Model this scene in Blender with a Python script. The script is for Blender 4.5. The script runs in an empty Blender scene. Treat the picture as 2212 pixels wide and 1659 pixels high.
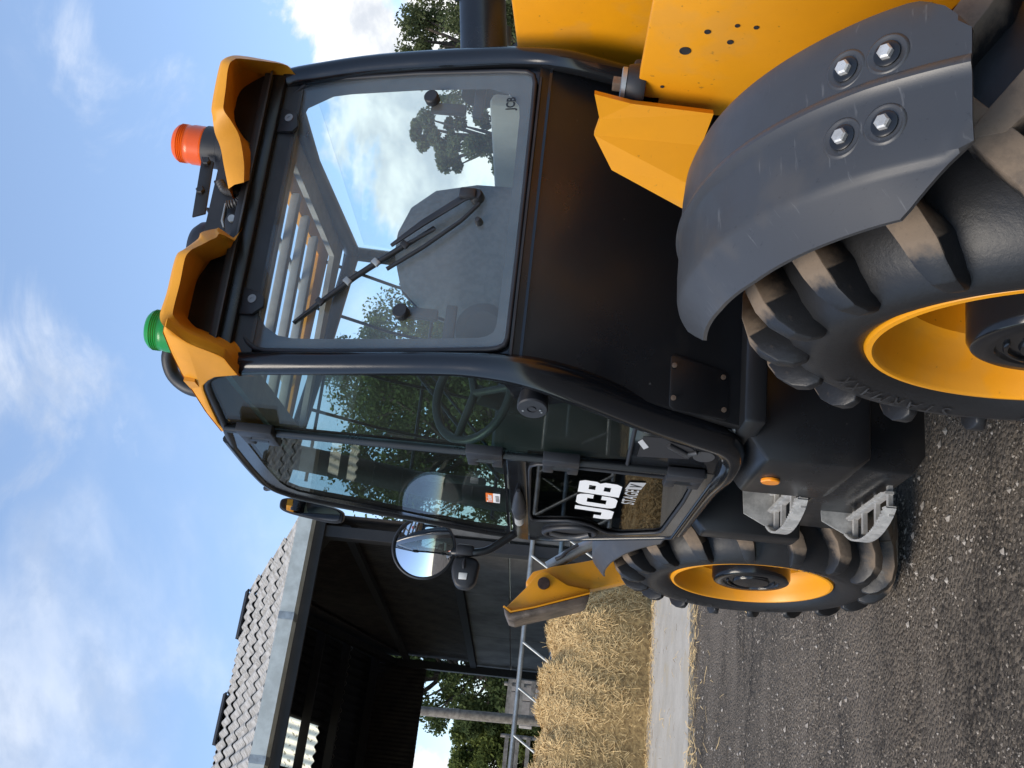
import bpy, bmesh, math, random
from mathutils import Vector, Matrix, noise

R = math.radians
rng = random.Random(7)

# ------------------------------------------------------------------ camera, sky, sun, exposure
scene = bpy.context.scene
CAM_POS = Vector((0.0, 0.0, 1.495))
YAW, PITCH, ROLL = 0.337, 0.047, 0.0935          # phone held on its side: the picture's left edge is up
fw = Vector((math.sin(YAW) * math.cos(PITCH), math.cos(YAW) * math.cos(PITCH), math.sin(PITCH)))
r0 = Vector((math.cos(YAW), -math.sin(YAW), 0))
u0 = r0.cross(fw)
rt = math.cos(ROLL) * r0 + math.sin(ROLL) * u0
up = -math.sin(ROLL) * r0 + math.cos(ROLL) * u0
cam_data = bpy.data.cameras.new('camera')
cam = bpy.data.objects.new('camera', cam_data)
scene.collection.objects.link(cam)
cx, cy, cz = -up, rt, -fw
cam.matrix_world = Matrix(((cx.x, cy.x, cz.x, CAM_POS.x), (cx.y, cy.y, cz.y, CAM_POS.y), (cx.z, cy.z, cz.z, CAM_POS.z), (0, 0, 0, 1)))
cam_data.sensor_width = 36.0
cam_data.lens = 36.0 * 2260 / 2212
cam_data.clip_start = 0.05
cam_data.clip_end = 3000
scene.camera = cam

SUN_EL, SUN_AZ = R(46), R(-118)                    # azimuth measured from +Y towards +X
world = bpy.data.worlds.new('World')
scene.world = world
world.use_nodes = True
wn, wl = world.node_tree.nodes, world.node_tree.links
wn.clear()
sky = wn.new('ShaderNodeTexSky')
sky.sky_type = 'NISHITA'
sky.sun_disc = False
sky.sun_elevation = SUN_EL
sky.sun_rotation = SUN_AZ
sky.air_density = 1.0
sky.dust_density = 0.3
sky.ozone_density = 2.2


def wnode(t, **kw):
    n = wn.new(t)
    for k, v in kw.items():
        setattr(n, k, v)
    return n


def wmath(op, a, b=None, clamp=False):
    n = wnode('ShaderNodeMath', operation=op, use_clamp=clamp)
    for i, v in enumerate((a, b)):
        if v is None:
            continue
        if isinstance(v, (int, float)):
            n.inputs[i].default_value = v
        else:
            wl.new(v, n.inputs[i])
    return n.outputs[0]


wtc = wnode('ShaderNodeTexCoord')
wdir = wtc.outputs['Generated']


def wnoise(scale, detail, rough, stretch=(1, 1, 1), loc=(0, 0, 0), dist=0.0):
    m = wnode('ShaderNodeMapping')
    m.inputs['Scale'].default_value = stretch
    m.inputs['Location'].default_value = loc
    wl.new(wdir, m.inputs['Vector'])
    n = wnode('ShaderNodeTexNoise')
    n.inputs['Scale'].default_value = scale
    n.inputs['Detail'].default_value = detail
    n.inputs['Roughness'].default_value = rough
    n.inputs['Distortion'].default_value = dist
    wl.new(m.outputs[0], n.inputs['Vector'])
    return n.outputs['Fac']


def wblob(d, size):
    """soft lobe around a sky direction"""
    v = wnode('ShaderNodeVectorMath', operation='DISTANCE')
    wl.new(wdir, v.inputs[0])
    v.inputs[1].default_value = Vector(d).normalized()
    return wmath('SUBTRACT', 1.0, wmath('DIVIDE', v.outputs['Value'], size), clamp=True)


def wramp(src, a, b):
    n = wnode('ShaderNodeMapRange', interpolation_type='SMOOTHSTEP')
    wl.new(src, n.inputs['Value'])
    n.inputs['From Min'].default_value = a
    n.inputs['From Max'].default_value = b
    return n.outputs['Result']


# cumulus: billows low over the trees; cirrus: thin streaks higher up
cum_n = wnoise(7.0, 9, 0.58, (1, 1, 1.5), (0.3, 0.1, 0.0), 0.25)
cum_m = wmath('MAXIMUM', wblob((0.595, 0.775, 0.215), 0.10), wblob((0.55, 0.82, 0.155), 0.19))
cum_m = wmath('MAXIMUM', cum_m, wblob((0.62, 0.77, 0.13), 0.10))
cum_m = wmath('MAXIMUM', cum_m, wblob((-0.08, 0.99, 0.06), 0.16))
cum = wramp(wmath('ADD', cum_n, wmath('MULTIPLY', cum_m, 0.5)), 0.70, 0.80)
cir_n = wnoise(3.2, 8, 0.6, (1.7, 1.0, 2.6), (1.7, 0.2, 0.4), 0.7)
cir_m = wmath('MAXIMUM', wblob((0.52, 0.75, 0.43), 0.15), wblob((0.26, 0.85, 0.47), 0.15))
cir = wramp(wmath('ADD', cir_n, wmath('MULTIPLY', cir_m, 0.26)), 0.66, 0.96)
cir = wmath('MULTIPLY', cir, 0.55)
soft_n = wnoise(2.6, 7, 0.55, (1.2, 1.0, 1.6), (0.9, 0.5, 0.2), 0.4)
soft = wramp(wmath('ADD', soft_n, wmath('MULTIPLY', wblob((-0.03, 0.88, 0.46), 0.32), 0.36)), 0.57, 0.86)
cir = wmath('MAXIMUM', cir, wmath('MULTIPLY', soft, 0.52))
cov = wmath('MAXIMUM', cum, cir)
shade_n = wnoise(9.0, 6, 0.6, (1, 1, 1.4), (0.35, 0.1, 0.06), 0.2)
cshade = wnode('ShaderNodeMix', data_type='RGBA')
wl.new(wramp(shade_n, 0.38, 0.62), cshade.inputs['Factor'])
cshade.inputs['A'].default_value = (3.7, 3.95, 4.35, 1)
cshade.inputs['B'].default_value = (6.4, 6.4, 6.3, 1)
skytint = wnode('ShaderNodeMix', data_type='RGBA', blend_type='MULTIPLY')
skytint.inputs['Factor'].default_value = 1.0
wl.new(sky.outputs[0], skytint.inputs['A'])
skytint.inputs['B'].default_value = (0.98, 1.0, 1.06, 1)
veil = wnode('ShaderNodeMix', data_type='RGBA')
veil.inputs['Factor'].default_value = 0.19
wl.new(skytint.outputs['Result'], veil.inputs['A'])
veil.inputs['B'].default_value = (3.7, 4.9, 6.4, 1)
wmix = wnode('ShaderNodeMix', data_type='RGBA')
wl.new(cov, wmix.inputs['Factor'])
wl.new(veil.outputs['Result'], wmix.inputs['A'])
wl.new(cshade.outputs['Result'], wmix.inputs['B'])
bg = wnode('ShaderNodeBackground')
bg.inputs['Strength'].default_value = 0.095
wl.new(wmix.outputs['Result'], bg.inputs['Color'])
wo = wnode('ShaderNodeOutputWorld')
wl.new(bg.outputs[0], wo.inputs['Surface'])

sun_data = bpy.data.lights.new('sun', 'SUN')
sun_data.energy = 1.75
sun_data.angle = R(32)
sun_data.color = (1.0, 0.90, 0.76)
sun = bpy.data.objects.new('sun', sun_data)
scene.collection.objects.link(sun)
sdir = Vector((math.sin(SUN_AZ) * math.cos(SUN_EL), math.cos(SUN_AZ) * math.cos(SUN_EL), math.sin(SUN_EL)))
sun.rotation_euler = sdir.to_track_quat('Z', 'Y').to_euler()

vs = scene.view_settings
vs.view_transform = 'Standard'
vs.look = 'None'
vs.exposure = 1.12
vs.gamma = 1.0
vs.use_curve_mapping = False
scene.cycles.use_denoising = True
scene.cycles.max_bounces = 10
scene.cycles.transparent_max_bounces = 24
scene.cycles.caustics_reflective = False
scene.cycles.caustics_refractive = False

# ------------------------------------------------------------------ materials
MATS = {}


def mat(name, color, rough=0.5, metal=0.0, var=0.0, vscale=8.0, bump=0.0, bscale=60.0, color2=None, spec=0.5, coat=0.0, lo=0.4, hi=0.6, detail=6, rvar=0.0, wear=None):
    """Principled material with noise-driven colour variation, roughness variation and fine relief"""
    m = bpy.data.materials.new(name)
    m.use_nodes = True
    nt = m.node_tree
    p = nt.nodes['Principled BSDF']
    p.inputs['Roughness'].default_value = rough
    p.inputs['Metallic'].default_value = metal
    p.inputs['Specular IOR Level'].default_value = spec
    p.inputs['Coat Weight'].default_value = coat
    p.inputs['Coat Roughness'].default_value = 0.12
    p.inputs['Base Color'].default_value = (*color, 1)
    tc = nt.nodes.new('ShaderNodeTexCoord')
    if var > 0 or color2 or rvar > 0:
        n = nt.nodes.new('ShaderNodeTexNoise')
        n.inputs['Scale'].default_value = vscale
        n.inputs['Detail'].default_value = detail
        n.inputs['Roughness'].default_value = 0.62
        nt.links.new(tc.outputs['Object'], n.inputs['Vector'])
        mr = nt.nodes.new('ShaderNodeMapRange')
        mr.inputs['From Min'].default_value = lo
        mr.inputs['From Max'].default_value = hi
        nt.links.new(n.outputs['Fac'], mr.inputs['Value'])
        mx = nt.nodes.new('ShaderNodeMix')
        mx.data_type = 'RGBA'
        nt.links.new(mr.outputs[0], mx.inputs['Factor'])
        mx.inputs['A'].default_value = (*color, 1)
        c2 = color2 or tuple(max(0, c * (1 - var)) for c in color)
        mx.inputs['B'].default_value = (*c2, 1)
        nt.links.new(mx.outputs['Result'], p.inputs['Base Color'])
        if rvar > 0:
            m2 = nt.nodes.new('ShaderNodeMapRange')
            m2.inputs['From Min'].default_value = 0.3
            m2.inputs['From Max'].default_value = 0.7
            m2.inputs['To Min'].default_value = max(0.02, rough - rvar)
            m2.inputs['To Max'].default_value = min(1, rough + rvar)
            nt.links.new(n.outputs['Fac'], m2.inputs['Value'])
            nt.links.new(m2.outputs[0], p.inputs['Roughness'])
    if wear:                                            # (scale, stretch, threshold, strength, colour): scuffs, dust and chips
        src = p.inputs['Base Color'].links[0].from_socket if p.inputs['Base Color'].links else None
        for sc_, st_, th, amt, wc in wear:
            mp = nt.nodes.new('ShaderNodeMapping'); mp.inputs['Scale'].default_value = st_
            mp.inputs['Rotation'].default_value = (0.4, 0.7, 0.3)
            nt.links.new(tc.outputs['Object'], mp.inputs['Vector'])
            wn_ = nt.nodes.new('ShaderNodeTexNoise'); wn_.inputs['Scale'].default_value = sc_; wn_.inputs['Detail'].default_value = 5
            nt.links.new(mp.outputs[0], wn_.inputs['Vector'])
            wr = nt.nodes.new('ShaderNodeMapRange'); wr.inputs['From Min'].default_value = th; wr.inputs['From Max'].default_value = th + 0.06
            wr.inputs['To Max'].default_value = amt
            nt.links.new(wn_.outputs['Fac'], wr.inputs['Value'])
            wx = nt.nodes.new('ShaderNodeMix'); wx.data_type = 'RGBA'
            nt.links.new(wr.outputs[0], wx.inputs['Factor'])
            if src: nt.links.new(src, wx.inputs['A'])
            else: wx.inputs['A'].default_value = (*color, 1)
            wx.inputs['B'].default_value = (*wc, 1)
            src = wx.outputs['Result']
        nt.links.new(src, p.inputs['Base Color'])
    if bump > 0:
        b = nt.nodes.new('ShaderNodeTexNoise')
        b.inputs['Scale'].default_value = bscale
        b.inputs['Detail'].default_value = 5
        nt.links.new(tc.outputs['Object'], b.inputs['Vector'])
        bp = nt.nodes.new('ShaderNodeBump')
        bp.inputs['Strength'].default_value = bump
        bp.inputs['Distance'].default_value = 0.01
        nt.links.new(b.outputs['Fac'], bp.inputs['Height'])
        nt.links.new(bp.outputs[0], p.inputs['Normal'])
    MATS[name] = m
    return m


def glass(name, tint, refl=1.0, haze=0.0, hazecol=(0.6, 0.6, 0.58)):
    """thin tinted pane: clear transmission with Fresnel reflection and a film of dust"""
    m = bpy.data.materials.new(name)
    m.use_nodes = True
    nt = m.node_tree
    nt.nodes.clear()
    t = nt.nodes.new('ShaderNodeBsdfTransparent')
    t.inputs['Color'].default_value = (*tint, 1)
    g = nt.nodes.new('ShaderNodeBsdfGlossy')
    g.inputs['Roughness'].default_value = 0.015
    g.inputs['Color'].default_value = (refl, refl, refl, 1)
    # Schlick reflectance, the same from either face of the thin pane
    geo = nt.nodes.new('ShaderNodeNewGeometry')
    dt = nt.nodes.new('ShaderNodeVectorMath'); dt.operation = 'DOT_PRODUCT'
    nt.links.new(geo.outputs['Normal'], dt.inputs[0]); nt.links.new(geo.outputs['Incoming'], dt.inputs[1])

    def mth(op, a, b):
        q = nt.nodes.new('ShaderNodeMath'); q.operation = op
        for i, x in enumerate((a, b)):
            if x is None: continue
            if isinstance(x, (int, float)): q.inputs[i].default_value = x
            else: nt.links.new(x, q.inputs[i])
        return q.outputs[0]
    ca = mth('ABSOLUTE', dt.outputs['Value'], None)
    fr = mth('ADD', mth('MULTIPLY', mth('POWER', mth('SUBTRACT', 1.0, ca), 5.0), 0.55), 0.03)
    mx = nt.nodes.new('ShaderNodeMixShader')
    nt.links.new(fr, mx.inputs[0])
    last = t.outputs[0]
    if haze > 0:
        d = nt.nodes.new('ShaderNodeBsdfDiffuse')
        d.inputs['Color'].default_value = (*hazecol, 1)
        tc = nt.nodes.new('ShaderNodeTexCoord')
        n = nt.nodes.new('ShaderNodeTexNoise')
        n.inputs['Scale'].default_value = 3.5
        n.inputs['Detail'].default_value = 7
        nt.links.new(tc.outputs['Object'], n.inputs['Vector'])
        mr = nt.nodes.new('ShaderNodeMapRange')
        mr.inputs['From Min'].default_value = 0.3
        mr.inputs['From Max'].default_value = 0.75
        mr.inputs['To Min'].default_value = haze * 0.4
        mr.inputs['To Max'].default_value = haze * 1.7
        nt.links.new(n.outputs['Fac'], mr.inputs['Value'])
        hm = nt.nodes.new('ShaderNodeMixShader')
        nt.links.new(mr.outputs[0], hm.inputs[0])
        nt.links.new(t.outputs[0], hm.inputs[1])
        nt.links.new(d.outputs[0], hm.inputs[2])
        last = hm.outputs[0]
    nt.links.new(last, mx.inputs[1])
    nt.links.new(g.outputs[0], mx.inputs[2])
    o = nt.nodes.new('ShaderNodeOutputMaterial')
    nt.links.new(mx.outputs[0], o.inputs['Surface'])
    MATS[name] = m
    return m


YEL = mat('yellow_paint', (0.76, 0.31, 0.006), 0.42, var=0.10, vscale=2.5, bump=0.03, bscale=240, rvar=0.10, wear=[(55, (1, 1, 1), 0.685, 0.6, (0.16, 0.085, 0.02)), (5, (1, 1, 1), 0.56, 0.20, (0.42, 0.24, 0.07)), (26, (1, 1, 9), 0.72, 0.35, (0.25, 0.12, 0.02))])
YROOF = mat('yellow_roof_plastic', (0.72, 0.30, 0.012), 0.5, var=0.12, vscale=6, bump=0.06, bscale=300)
BLK = mat('black_satin_paint', (0.010, 0.011, 0.013), 0.33, var=0.3, vscale=4, rvar=0.12, bump=0.02, bscale=180, wear=[(60, (1, 1, 1), 0.72, 0.4, (0.14, 0.13, 0.12)), (3.5, (1, 1, 1), 0.56, 0.16, (0.045, 0.041, 0.036)), (30, (1, 1, 12), 0.73, 0.4, (0.10, 0.095, 0.085))])
BLKG = mat('black_gloss_paint', (0.008, 0.009, 0.011), 0.16, rvar=0.07, vscale=5)
PLAS = mat('black_plastic', (0.017, 0.018, 0.022), 0.5, var=0.3, vscale=15, bump=0.05, bscale=400)
GUARD = mat('grey_guard_plastic', (0.042, 0.043, 0.046), 0.42, var=0.12, vscale=3, bump=0.02, bscale=420, rvar=0.08, spec=0.55, wear=[(16, (1, 9, 1), 0.655, 0.35, (0.15, 0.15, 0.15)), (30, (6, 1, 6), 0.66, 0.5, (0.014, 0.014, 0.015)), (4, (1, 1, 1), 0.54, 0.30, (0.085, 0.072, 0.058))])
DARKIN = mat('dark_interior', (0.03, 0.031, 0.033), 0.7, var=0.2)
SEATM = mat('grey_seat_cloth', (0.12, 0.125, 0.14), 0.9, var=0.25, vscale=60, bump=0.2, bscale=500)
LINER = mat('grey_headliner', (0.36, 0.35, 0.32), 0.85, var=0.15, vscale=20)
TRIMP = mat('pale_cab_trim', (0.34, 0.33, 0.30), 0.7, var=0.12, vscale=9)
STEEL = mat('zinc_steel', (0.62, 0.61, 0.58), 0.42, 0.45, var=0.35, vscale=25, bump=0.08, bscale=200, rvar=0.15)
GALV = mat('galvanised_steel', (0.42, 0.44, 0.44), 0.48, 0.75, var=0.3, vscale=7, color2=(0.30, 0.31, 0.31), bump=0.03, bscale=90)
GUTTERM = mat('galvanised_gutter', (0.56, 0.60, 0.58), 0.55, 0.05, var=0.2, vscale=3.5, color2=(0.44, 0.47, 0.45))
BLUEST = mat('blue_grey_steel', (0.12, 0.17, 0.21), 0.5, 0.3, var=0.2, vscale=6)
RUST = mat('rusty_pin', (0.06, 0.035, 0.028), 0.6, 0.4, var=0.5, vscale=40)
WORN = mat('worn_steel', (0.22, 0.17, 0.13), 0.5, 0.6, var=0.5, vscale=9, bump=0.1, bscale=60)
FRIT = mat('glass_border_print', (0.055, 0.058, 0.062), 0.12, var=0.2, vscale=20)
WHITE = mat('white_decal', (0.80, 0.80, 0.80), 0.4)
GREYD = mat('grey_decal', (0.42, 0.43, 0.44), 0.4)
ORANGED = mat('orange_decal', (0.75, 0.16, 0.01), 0.5)
REFL = mat('amber_reflector', (0.95, 0.30, 0.01), 0.15, coat=1.0)
CABLE = mat('dark_conduit', (0.045, 0.047, 0.05), 0.55, var=0.2, vscale=60)
BRASS = mat('brass_fitting', (0.55, 0.36, 0.08), 0.4, 0.9)
CONC = mat('concrete_apron_material', (0.43, 0.395, 0.34), 0.85, vscale=1.6, color2=(0.34, 0.31, 0.262), lo=0.35, hi=0.65, bump=0.3, bscale=26, wear=[(9, (1, 16, 1), 0.56, 0.45, (0.27, 0.245, 0.205)), (13, (2, 12, 1), 0.62, 0.5, (0.50, 0.465, 0.41)), (2.2, (1, 1, 1), 0.6, 0.35, (0.36, 0.29, 0.18))])
CPAN = mat('concrete_wall_panel_material', (0.17, 0.16, 0.145), 0.85, vscale=1.3, color2=(0.09, 0.083, 0.075), lo=0.38, hi=0.62, bump=0.1, bscale=20)
FIBRE = mat('fibre_cement_sheet_material', (0.40, 0.385, 0.36), 0.92, vscale=5, color2=(0.24, 0.225, 0.20), lo=0.42, hi=0.62, bump=0.25, bscale=45, wear=[(7, (1, 1, 1), 0.60, 0.6, (0.13, 0.125, 0.10)), (18, (1, 1, 1), 0.66, 0.6, (0.46, 0.44, 0.34))])
CLAD = mat('brown_cladding_material', (0.050, 0.042, 0.036), 0.8, vscale=2, color2=(0.028, 0.024, 0.022))
DKSTEEL = mat('dark_steel_frame_material', (0.018, 0.017, 0.018), 0.6, var=0.3, vscale=3)
ROOFIN = mat('shade_and_trim_black', (0.014, 0.014, 0.016), 0.9)  # painted shade for roof undersides and wall rails; plain black elsewhere
WOOD = mat('weathered_timber', (0.30, 0.28, 0.25), 0.85, vscale=6, color2=(0.17, 0.155, 0.14), bump=0.2, bscale=40)
POLEM = mat('weathered_pole_timber', (0.26, 0.24, 0.21), 0.85, vscale=8, color2=(0.16, 0.145, 0.13), bump=0.2, bscale=30)
BARK = mat('bark', (0.085, 0.066, 0.05), 0.9, vscale=10, color2=(0.04, 0.032, 0.026), bump=0.5, bscale=20)
STONEW = mat('pale_block_stone', (0.42, 0.38, 0.34), 0.9, vscale=4, color2=(0.30, 0.27, 0.24), bump=0.2, bscale=20)


def tyre_material():
    m = mat('tyre_rubber', (0.014, 0.0145, 0.016), 0.55, spec=0.4)
    nt = m.node_tree
    p = nt.nodes['Principled BSDF']
    tc = nt.nodes.new('ShaderNodeTexCoord')
    geo = nt.nodes.new('ShaderNodeAttribute')
    geo.attribute_name = 'dust'
    n = nt.nodes.new('ShaderNodeTexNoise')
    n.inputs['Scale'].default_value = 38
    n.inputs['Detail'].default_value = 8
    n.inputs['Roughness'].default_value = 0.7
    nt.links.new(tc.outputs['Object'], n.inputs['Vector'])
    n2 = nt.nodes.new('ShaderNodeTexNoise')
    n2.inputs['Scale'].default_value = 7
    n2.inputs['Detail'].default_value = 6
    nt.links.new(tc.outputs['Object'], n2.inputs['Vector'])
    a = nt.nodes.new('ShaderNodeMath'); a.operation = 'ADD'
    nt.links.new(geo.outputs['Fac'], a.inputs[0])
    s = nt.nodes.new('ShaderNodeMath'); s.operation = 'MULTIPLY_ADD'
    nt.links.new(n.outputs['Fac'], s.inputs[0]); s.inputs[1].default_value = 1.1; s.inputs[2].default_value = -0.62
    s2 = nt.nodes.new('ShaderNodeMath'); s2.operation = 'MULTIPLY_ADD'
    nt.links.new(n2.outputs['Fac'], s2.inputs[0]); s2.inputs[1].default_value = 0.6
    nt.links.new(s.outputs[0], s2.inputs[2])
    nt.links.new(s2.outputs[0], a.inputs[1])
    mr = nt.nodes.new('ShaderNodeMapRange')
    mr.inputs['From Min'].default_value = 0.50
    mr.inputs['From Max'].default_value = 1.08
    nt.links.new(a.outputs[0], mr.inputs['Value'])
    mx = nt.nodes.new('ShaderNodeMix'); mx.data_type = 'RGBA'
    nt.links.new(mr.outputs[0], mx.inputs['Factor'])
    mx.inputs['A'].default_value = (0.014, 0.0145, 0.016, 1)
    mx.inputs['B'].default_value = (0.175, 0.132, 0.095, 1)
    nt.links.new(mx.outputs['Result'], p.inputs['Base Color'])
    m2 = nt.nodes.new('ShaderNodeMapRange')
    m2.inputs['To Min'].default_value = 0.42; m2.inputs['To Max'].default_value = 0.95
    nt.links.new(mr.outputs[0], m2.inputs['Value'])
    nt.links.new(m2.outputs[0], p.inputs['Roughness'])
    bp = nt.nodes.new('ShaderNodeBump')
    bp.inputs['Strength'].default_value = 0.25; bp.inputs['Distance'].default_value = 0.006
    nt.links.new(n.outputs['Fac'], bp.inputs['Height'])
    nt.links.new(bp.outputs[0], p.inputs['Normal'])
    return m


TYRE = tyre_material()
TYRETXT = mat('tyre_lettering_rubber', (0.028, 0.028, 0.03), 0.5)
GREAR = glass('rear_glass', (0.93, 0.98, 0.985), 1.0, 0.05)
GSIDE = glass('side_glass', (0.66, 0.76, 0.74), 0.75, 0.012)
GDARK = glass('dark_door_glass', (0.25, 0.26, 0.25), 1.0, 0.0)
GFAR = glass('far_side_glass', (0.95, 0.985, 0.99), 0.6)

MIRROR = mat('mirror_silver', (0.90, 0.91, 0.92), 0.015, 1.0)


def lens_material(name, col):
    m = bpy.data.materials.new(name)
    m.use_nodes = True
    p = m.node_tree.nodes['Principled BSDF']
    p.inputs['Base Color'].default_value = (*col, 1)
    p.inputs['Roughness'].default_value = 0.3
    p.inputs['Transmission Weight'].default_value = 0.12
    p.inputs['IOR'].default_value = 1.45
    p.inputs['Coat Weight'].default_value = 0.15
    MATS[name] = m
    return m


AMBER = lens_material('amber_lens', (0.82, 0.11, 0.004))
GREEN = lens_material('green_lens', (0.012, 0.27, 0.045))
CLEARL = lens_material('clear_lens', (0.75, 0.75, 0.72))


def translucent_sheet():
    m = bpy.data.materials.new('translucent_rooflight_sheet')
    m.use_nodes = True
    nt = m.node_tree
    nt.nodes.clear()
    d = nt.nodes.new('ShaderNodeBsdfDiffuse')
    t = nt.nodes.new('ShaderNodeBsdfTranslucent')
    tc = nt.nodes.new('ShaderNodeTexCoord')
    n = nt.nodes.new('ShaderNodeTexNoise')
    n.inputs['Scale'].default_value = 9; n.inputs['Detail'].default_value = 8
    nt.links.new(tc.outputs['Object'], n.inputs['Vector'])
    r = nt.nodes.new('ShaderNodeMapRange')
    r.inputs['From Min'].default_value = 0.58; r.inputs['From Max'].default_value = 0.68
    nt.links.new(n.outputs['Fac'], r.inputs['Value'])
    mx = nt.nodes.new('ShaderNodeMix'); mx.data_type = 'RGBA'
    nt.links.new(r.outputs[0], mx.inputs['Factor'])
    mx.inputs['A'].default_value = (0.95, 0.90, 0.68, 1); mx.inputs['B'].default_value = (0.28, 0.25, 0.15, 1)
    nt.links.new(mx.outputs['Result'], d.inputs['Color'])
    nt.links.new(mx.outputs['Result'], t.inputs['Color'])
    ms = nt.nodes.new('ShaderNodeMixShader'); ms.inputs[0].default_value = 0.85
    nt.links.new(d.outputs[0], ms.inputs[1]); nt.links.new(t.outputs[0], ms.inputs[2])
    o = nt.nodes.new('ShaderNodeOutputMaterial')
    nt.links.new(ms.outputs[0], o.inputs['Surface'])
    return m


ROOFLIGHT = translucent_sheet()


def leaf_material(name, c1, c2):
    m = bpy.data.materials.new(name)
    m.use_nodes = True
    nt = m.node_tree
    nt.nodes.clear()
    tc = nt.nodes.new('ShaderNodeTexCoord')
    n = nt.nodes.new('ShaderNodeTexNoise')
    n.inputs['Scale'].default_value = 0.9; n.inputs['Detail'].default_value = 8
    nt.links.new(tc.outputs['Object'], n.inputs['Vector'])
    r = nt.nodes.new('ShaderNodeMapRange')
    r.inputs['From Min'].default_value = 0.35; r.inputs['From Max'].default_value = 0.65
    nt.links.new(n.outputs['Fac'], r.inputs['Value'])
    mx = nt.nodes.new('ShaderNodeMix'); mx.data_type = 'RGBA'
    nt.links.new(r.outputs[0], mx.inputs['Factor'])
    mx.inputs['A'].default_value = (*c1, 1); mx.inputs['B'].default_value = (*c2, 1)
    d = nt.nodes.new('ShaderNodeBsdfDiffuse'); t = nt.nodes.new('ShaderNodeBsdfTranslucent')
    nt.links.new(mx.outputs['Result'], d.inputs['Color']); nt.links.new(mx.outputs['Result'], t.inputs['Color'])
    ms = nt.nodes.new('ShaderNodeMixShader'); ms.inputs[0].default_value = 0.35
    nt.links.new(d.outputs[0], ms.inputs[1]); nt.links.new(t.outputs[0], ms.inputs[2])
    o = nt.nodes.new('ShaderNodeOutputMaterial')
    nt.links.new(ms.outputs[0], o.inputs['Surface'])
    return m


LEAF1 = leaf_material('broad_leaf', (0.175, 0.205, 0.060), (0.095, 0.125, 0.040))
LEAF2 = leaf_material('dark_leaf', (0.105, 0.135, 0.052), (0.058, 0.082, 0.034))
LEAF3 = leaf_material('pale_leaf', (0.145, 0.165, 0.075), (0.085, 0.105, 0.050))


def straw_material():
    m = mat('straw', (0.74, 0.54, 0.26), 0.7, vscale=22, color2=(0.46, 0.305, 0.13), lo=0.35, hi=0.7, detail=8)
    return m


STRAW = straw_material()
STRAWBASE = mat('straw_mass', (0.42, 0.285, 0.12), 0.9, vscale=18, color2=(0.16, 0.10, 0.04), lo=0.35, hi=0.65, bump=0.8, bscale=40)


def ground_material():
    m = bpy.data.materials.new('yard_dirt')
    m.use_nodes = True
    nt = m.node_tree
    p = nt.nodes['Principled BSDF']
    p.inputs['Roughness'].default_value = 0.93
    p.inputs['Specular IOR Level'].default_value = 0.25
    tc = nt.nodes.new('ShaderNodeTexCoord')

    def nz(scale, det=8, ro=0.65, st=(1, 1, 1)):
        mp = nt.nodes.new('ShaderNodeMapping'); mp.inputs['Scale'].default_value = st
        nt.links.new(tc.outputs['Object'], mp.inputs['Vector'])
        n = nt.nodes.new('ShaderNodeTexNoise')
        n.inputs['Scale'].default_value = scale; n.inputs['Detail'].default_value = det; n.inputs['Roughness'].default_value = ro
        nt.links.new(mp.outputs[0], n.inputs['Vector'])
        return n.outputs['Fac']

    def rp(src, a, b):
        r = nt.nodes.new('ShaderNodeMapRange'); r.inputs['From Min'].default_value = a; r.inputs['From Max'].default_value = b
        nt.links.new(src, r.inputs['Value'])
        return r.outputs[0]

    def mix(f, A, B):
        x = nt.nodes.new('ShaderNodeMix'); x.data_type = 'RGBA'
        nt.links.new(f, x.inputs['Factor'])
        for k, v in (('A', A), ('B', B)):
            if isinstance(v, tuple):
                x.inputs[k].default_value = (*v, 1)
            else:
                nt.links.new(v, x.inputs[k])
        return x.outputs['Result']
    c = mix(rp(nz(0.9, 9, 0.66, (0.5, 1.7, 1)), 0.38, 0.60), (0.040, 0.034, 0.028), (0.168, 0.140, 0.112))
    c = mix(rp(nz(28, 8), 0.45, 0.68), c, (0.22, 0.18, 0.138))
    c = mix(rp(nz(70, 6), 0.56, 0.70), c, (0.035, 0.031, 0.027))
    nt.links.new(c, p.inputs['Base Color'])
    v = nt.nodes.new('ShaderNodeTexVoronoi'); v.inputs['Scale'].default_value = 55
    nt.links.new(tc.outputs['Object'], v.inputs['Vector'])
    hsum = nt.nodes.new('ShaderNodeMath'); hsum.operation = 'SUBTRACT'
    nt.links.new(nz(45, 8, 0.7), hsum.inputs[0]); nt.links.new(v.outputs['Distance'], hsum.inputs[1])
    bp = nt.nodes.new('ShaderNodeBump'); bp.inputs['Strength'].default_value = 1.0; bp.inputs['Distance'].default_value = 0.026
    nt.links.new(hsum.outputs[0], bp.inputs['Height'])
    nt.links.new(bp.outputs[0], p.inputs['Normal'])
    return m


DIRT = ground_material()
PEBBLE = mat('pebble_stone', (0.35, 0.30, 0.245), 0.88, vscale=31, color2=(0.075, 0.062, 0.05), lo=0.40, hi=0.60)

# ------------------------------------------------------------------ mesh helpers
C = scene.collection


def wm(o):
    m = o.matrix_basis.copy()
    if o.parent:
        m = wm(o.parent) @ o.matrix_parent_inverse @ m
    return m


def link(o, parent=None, local=False):
    C.objects.link(o)
    if parent is not None:
        o.parent = parent
        if not local:
            o.matrix_parent_inverse = wm(parent).inverted()
    return o


def empty(name, loc=(0, 0, 0), rz=0.0, parent=None, local=False):
    o = bpy.data.objects.new(name, None)
    o.empty_display_size = 0.2
    if parent is None or local:
        o.location = loc
        o.rotation_euler = (0, 0, rz)
        link(o, parent, True)
    else:
        o.matrix_basis = Matrix.Translation(loc) @ Matrix.Rotation(rz, 4, 'Z')
        link(o, parent)
    return o


def tag(o, label=None, cat=None, group=None, kind=None):
    if label: o['label'] = label
    if cat: o['category'] = cat
    if group: o['group'] = group
    if kind: o['kind'] = kind
    return o


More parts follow.
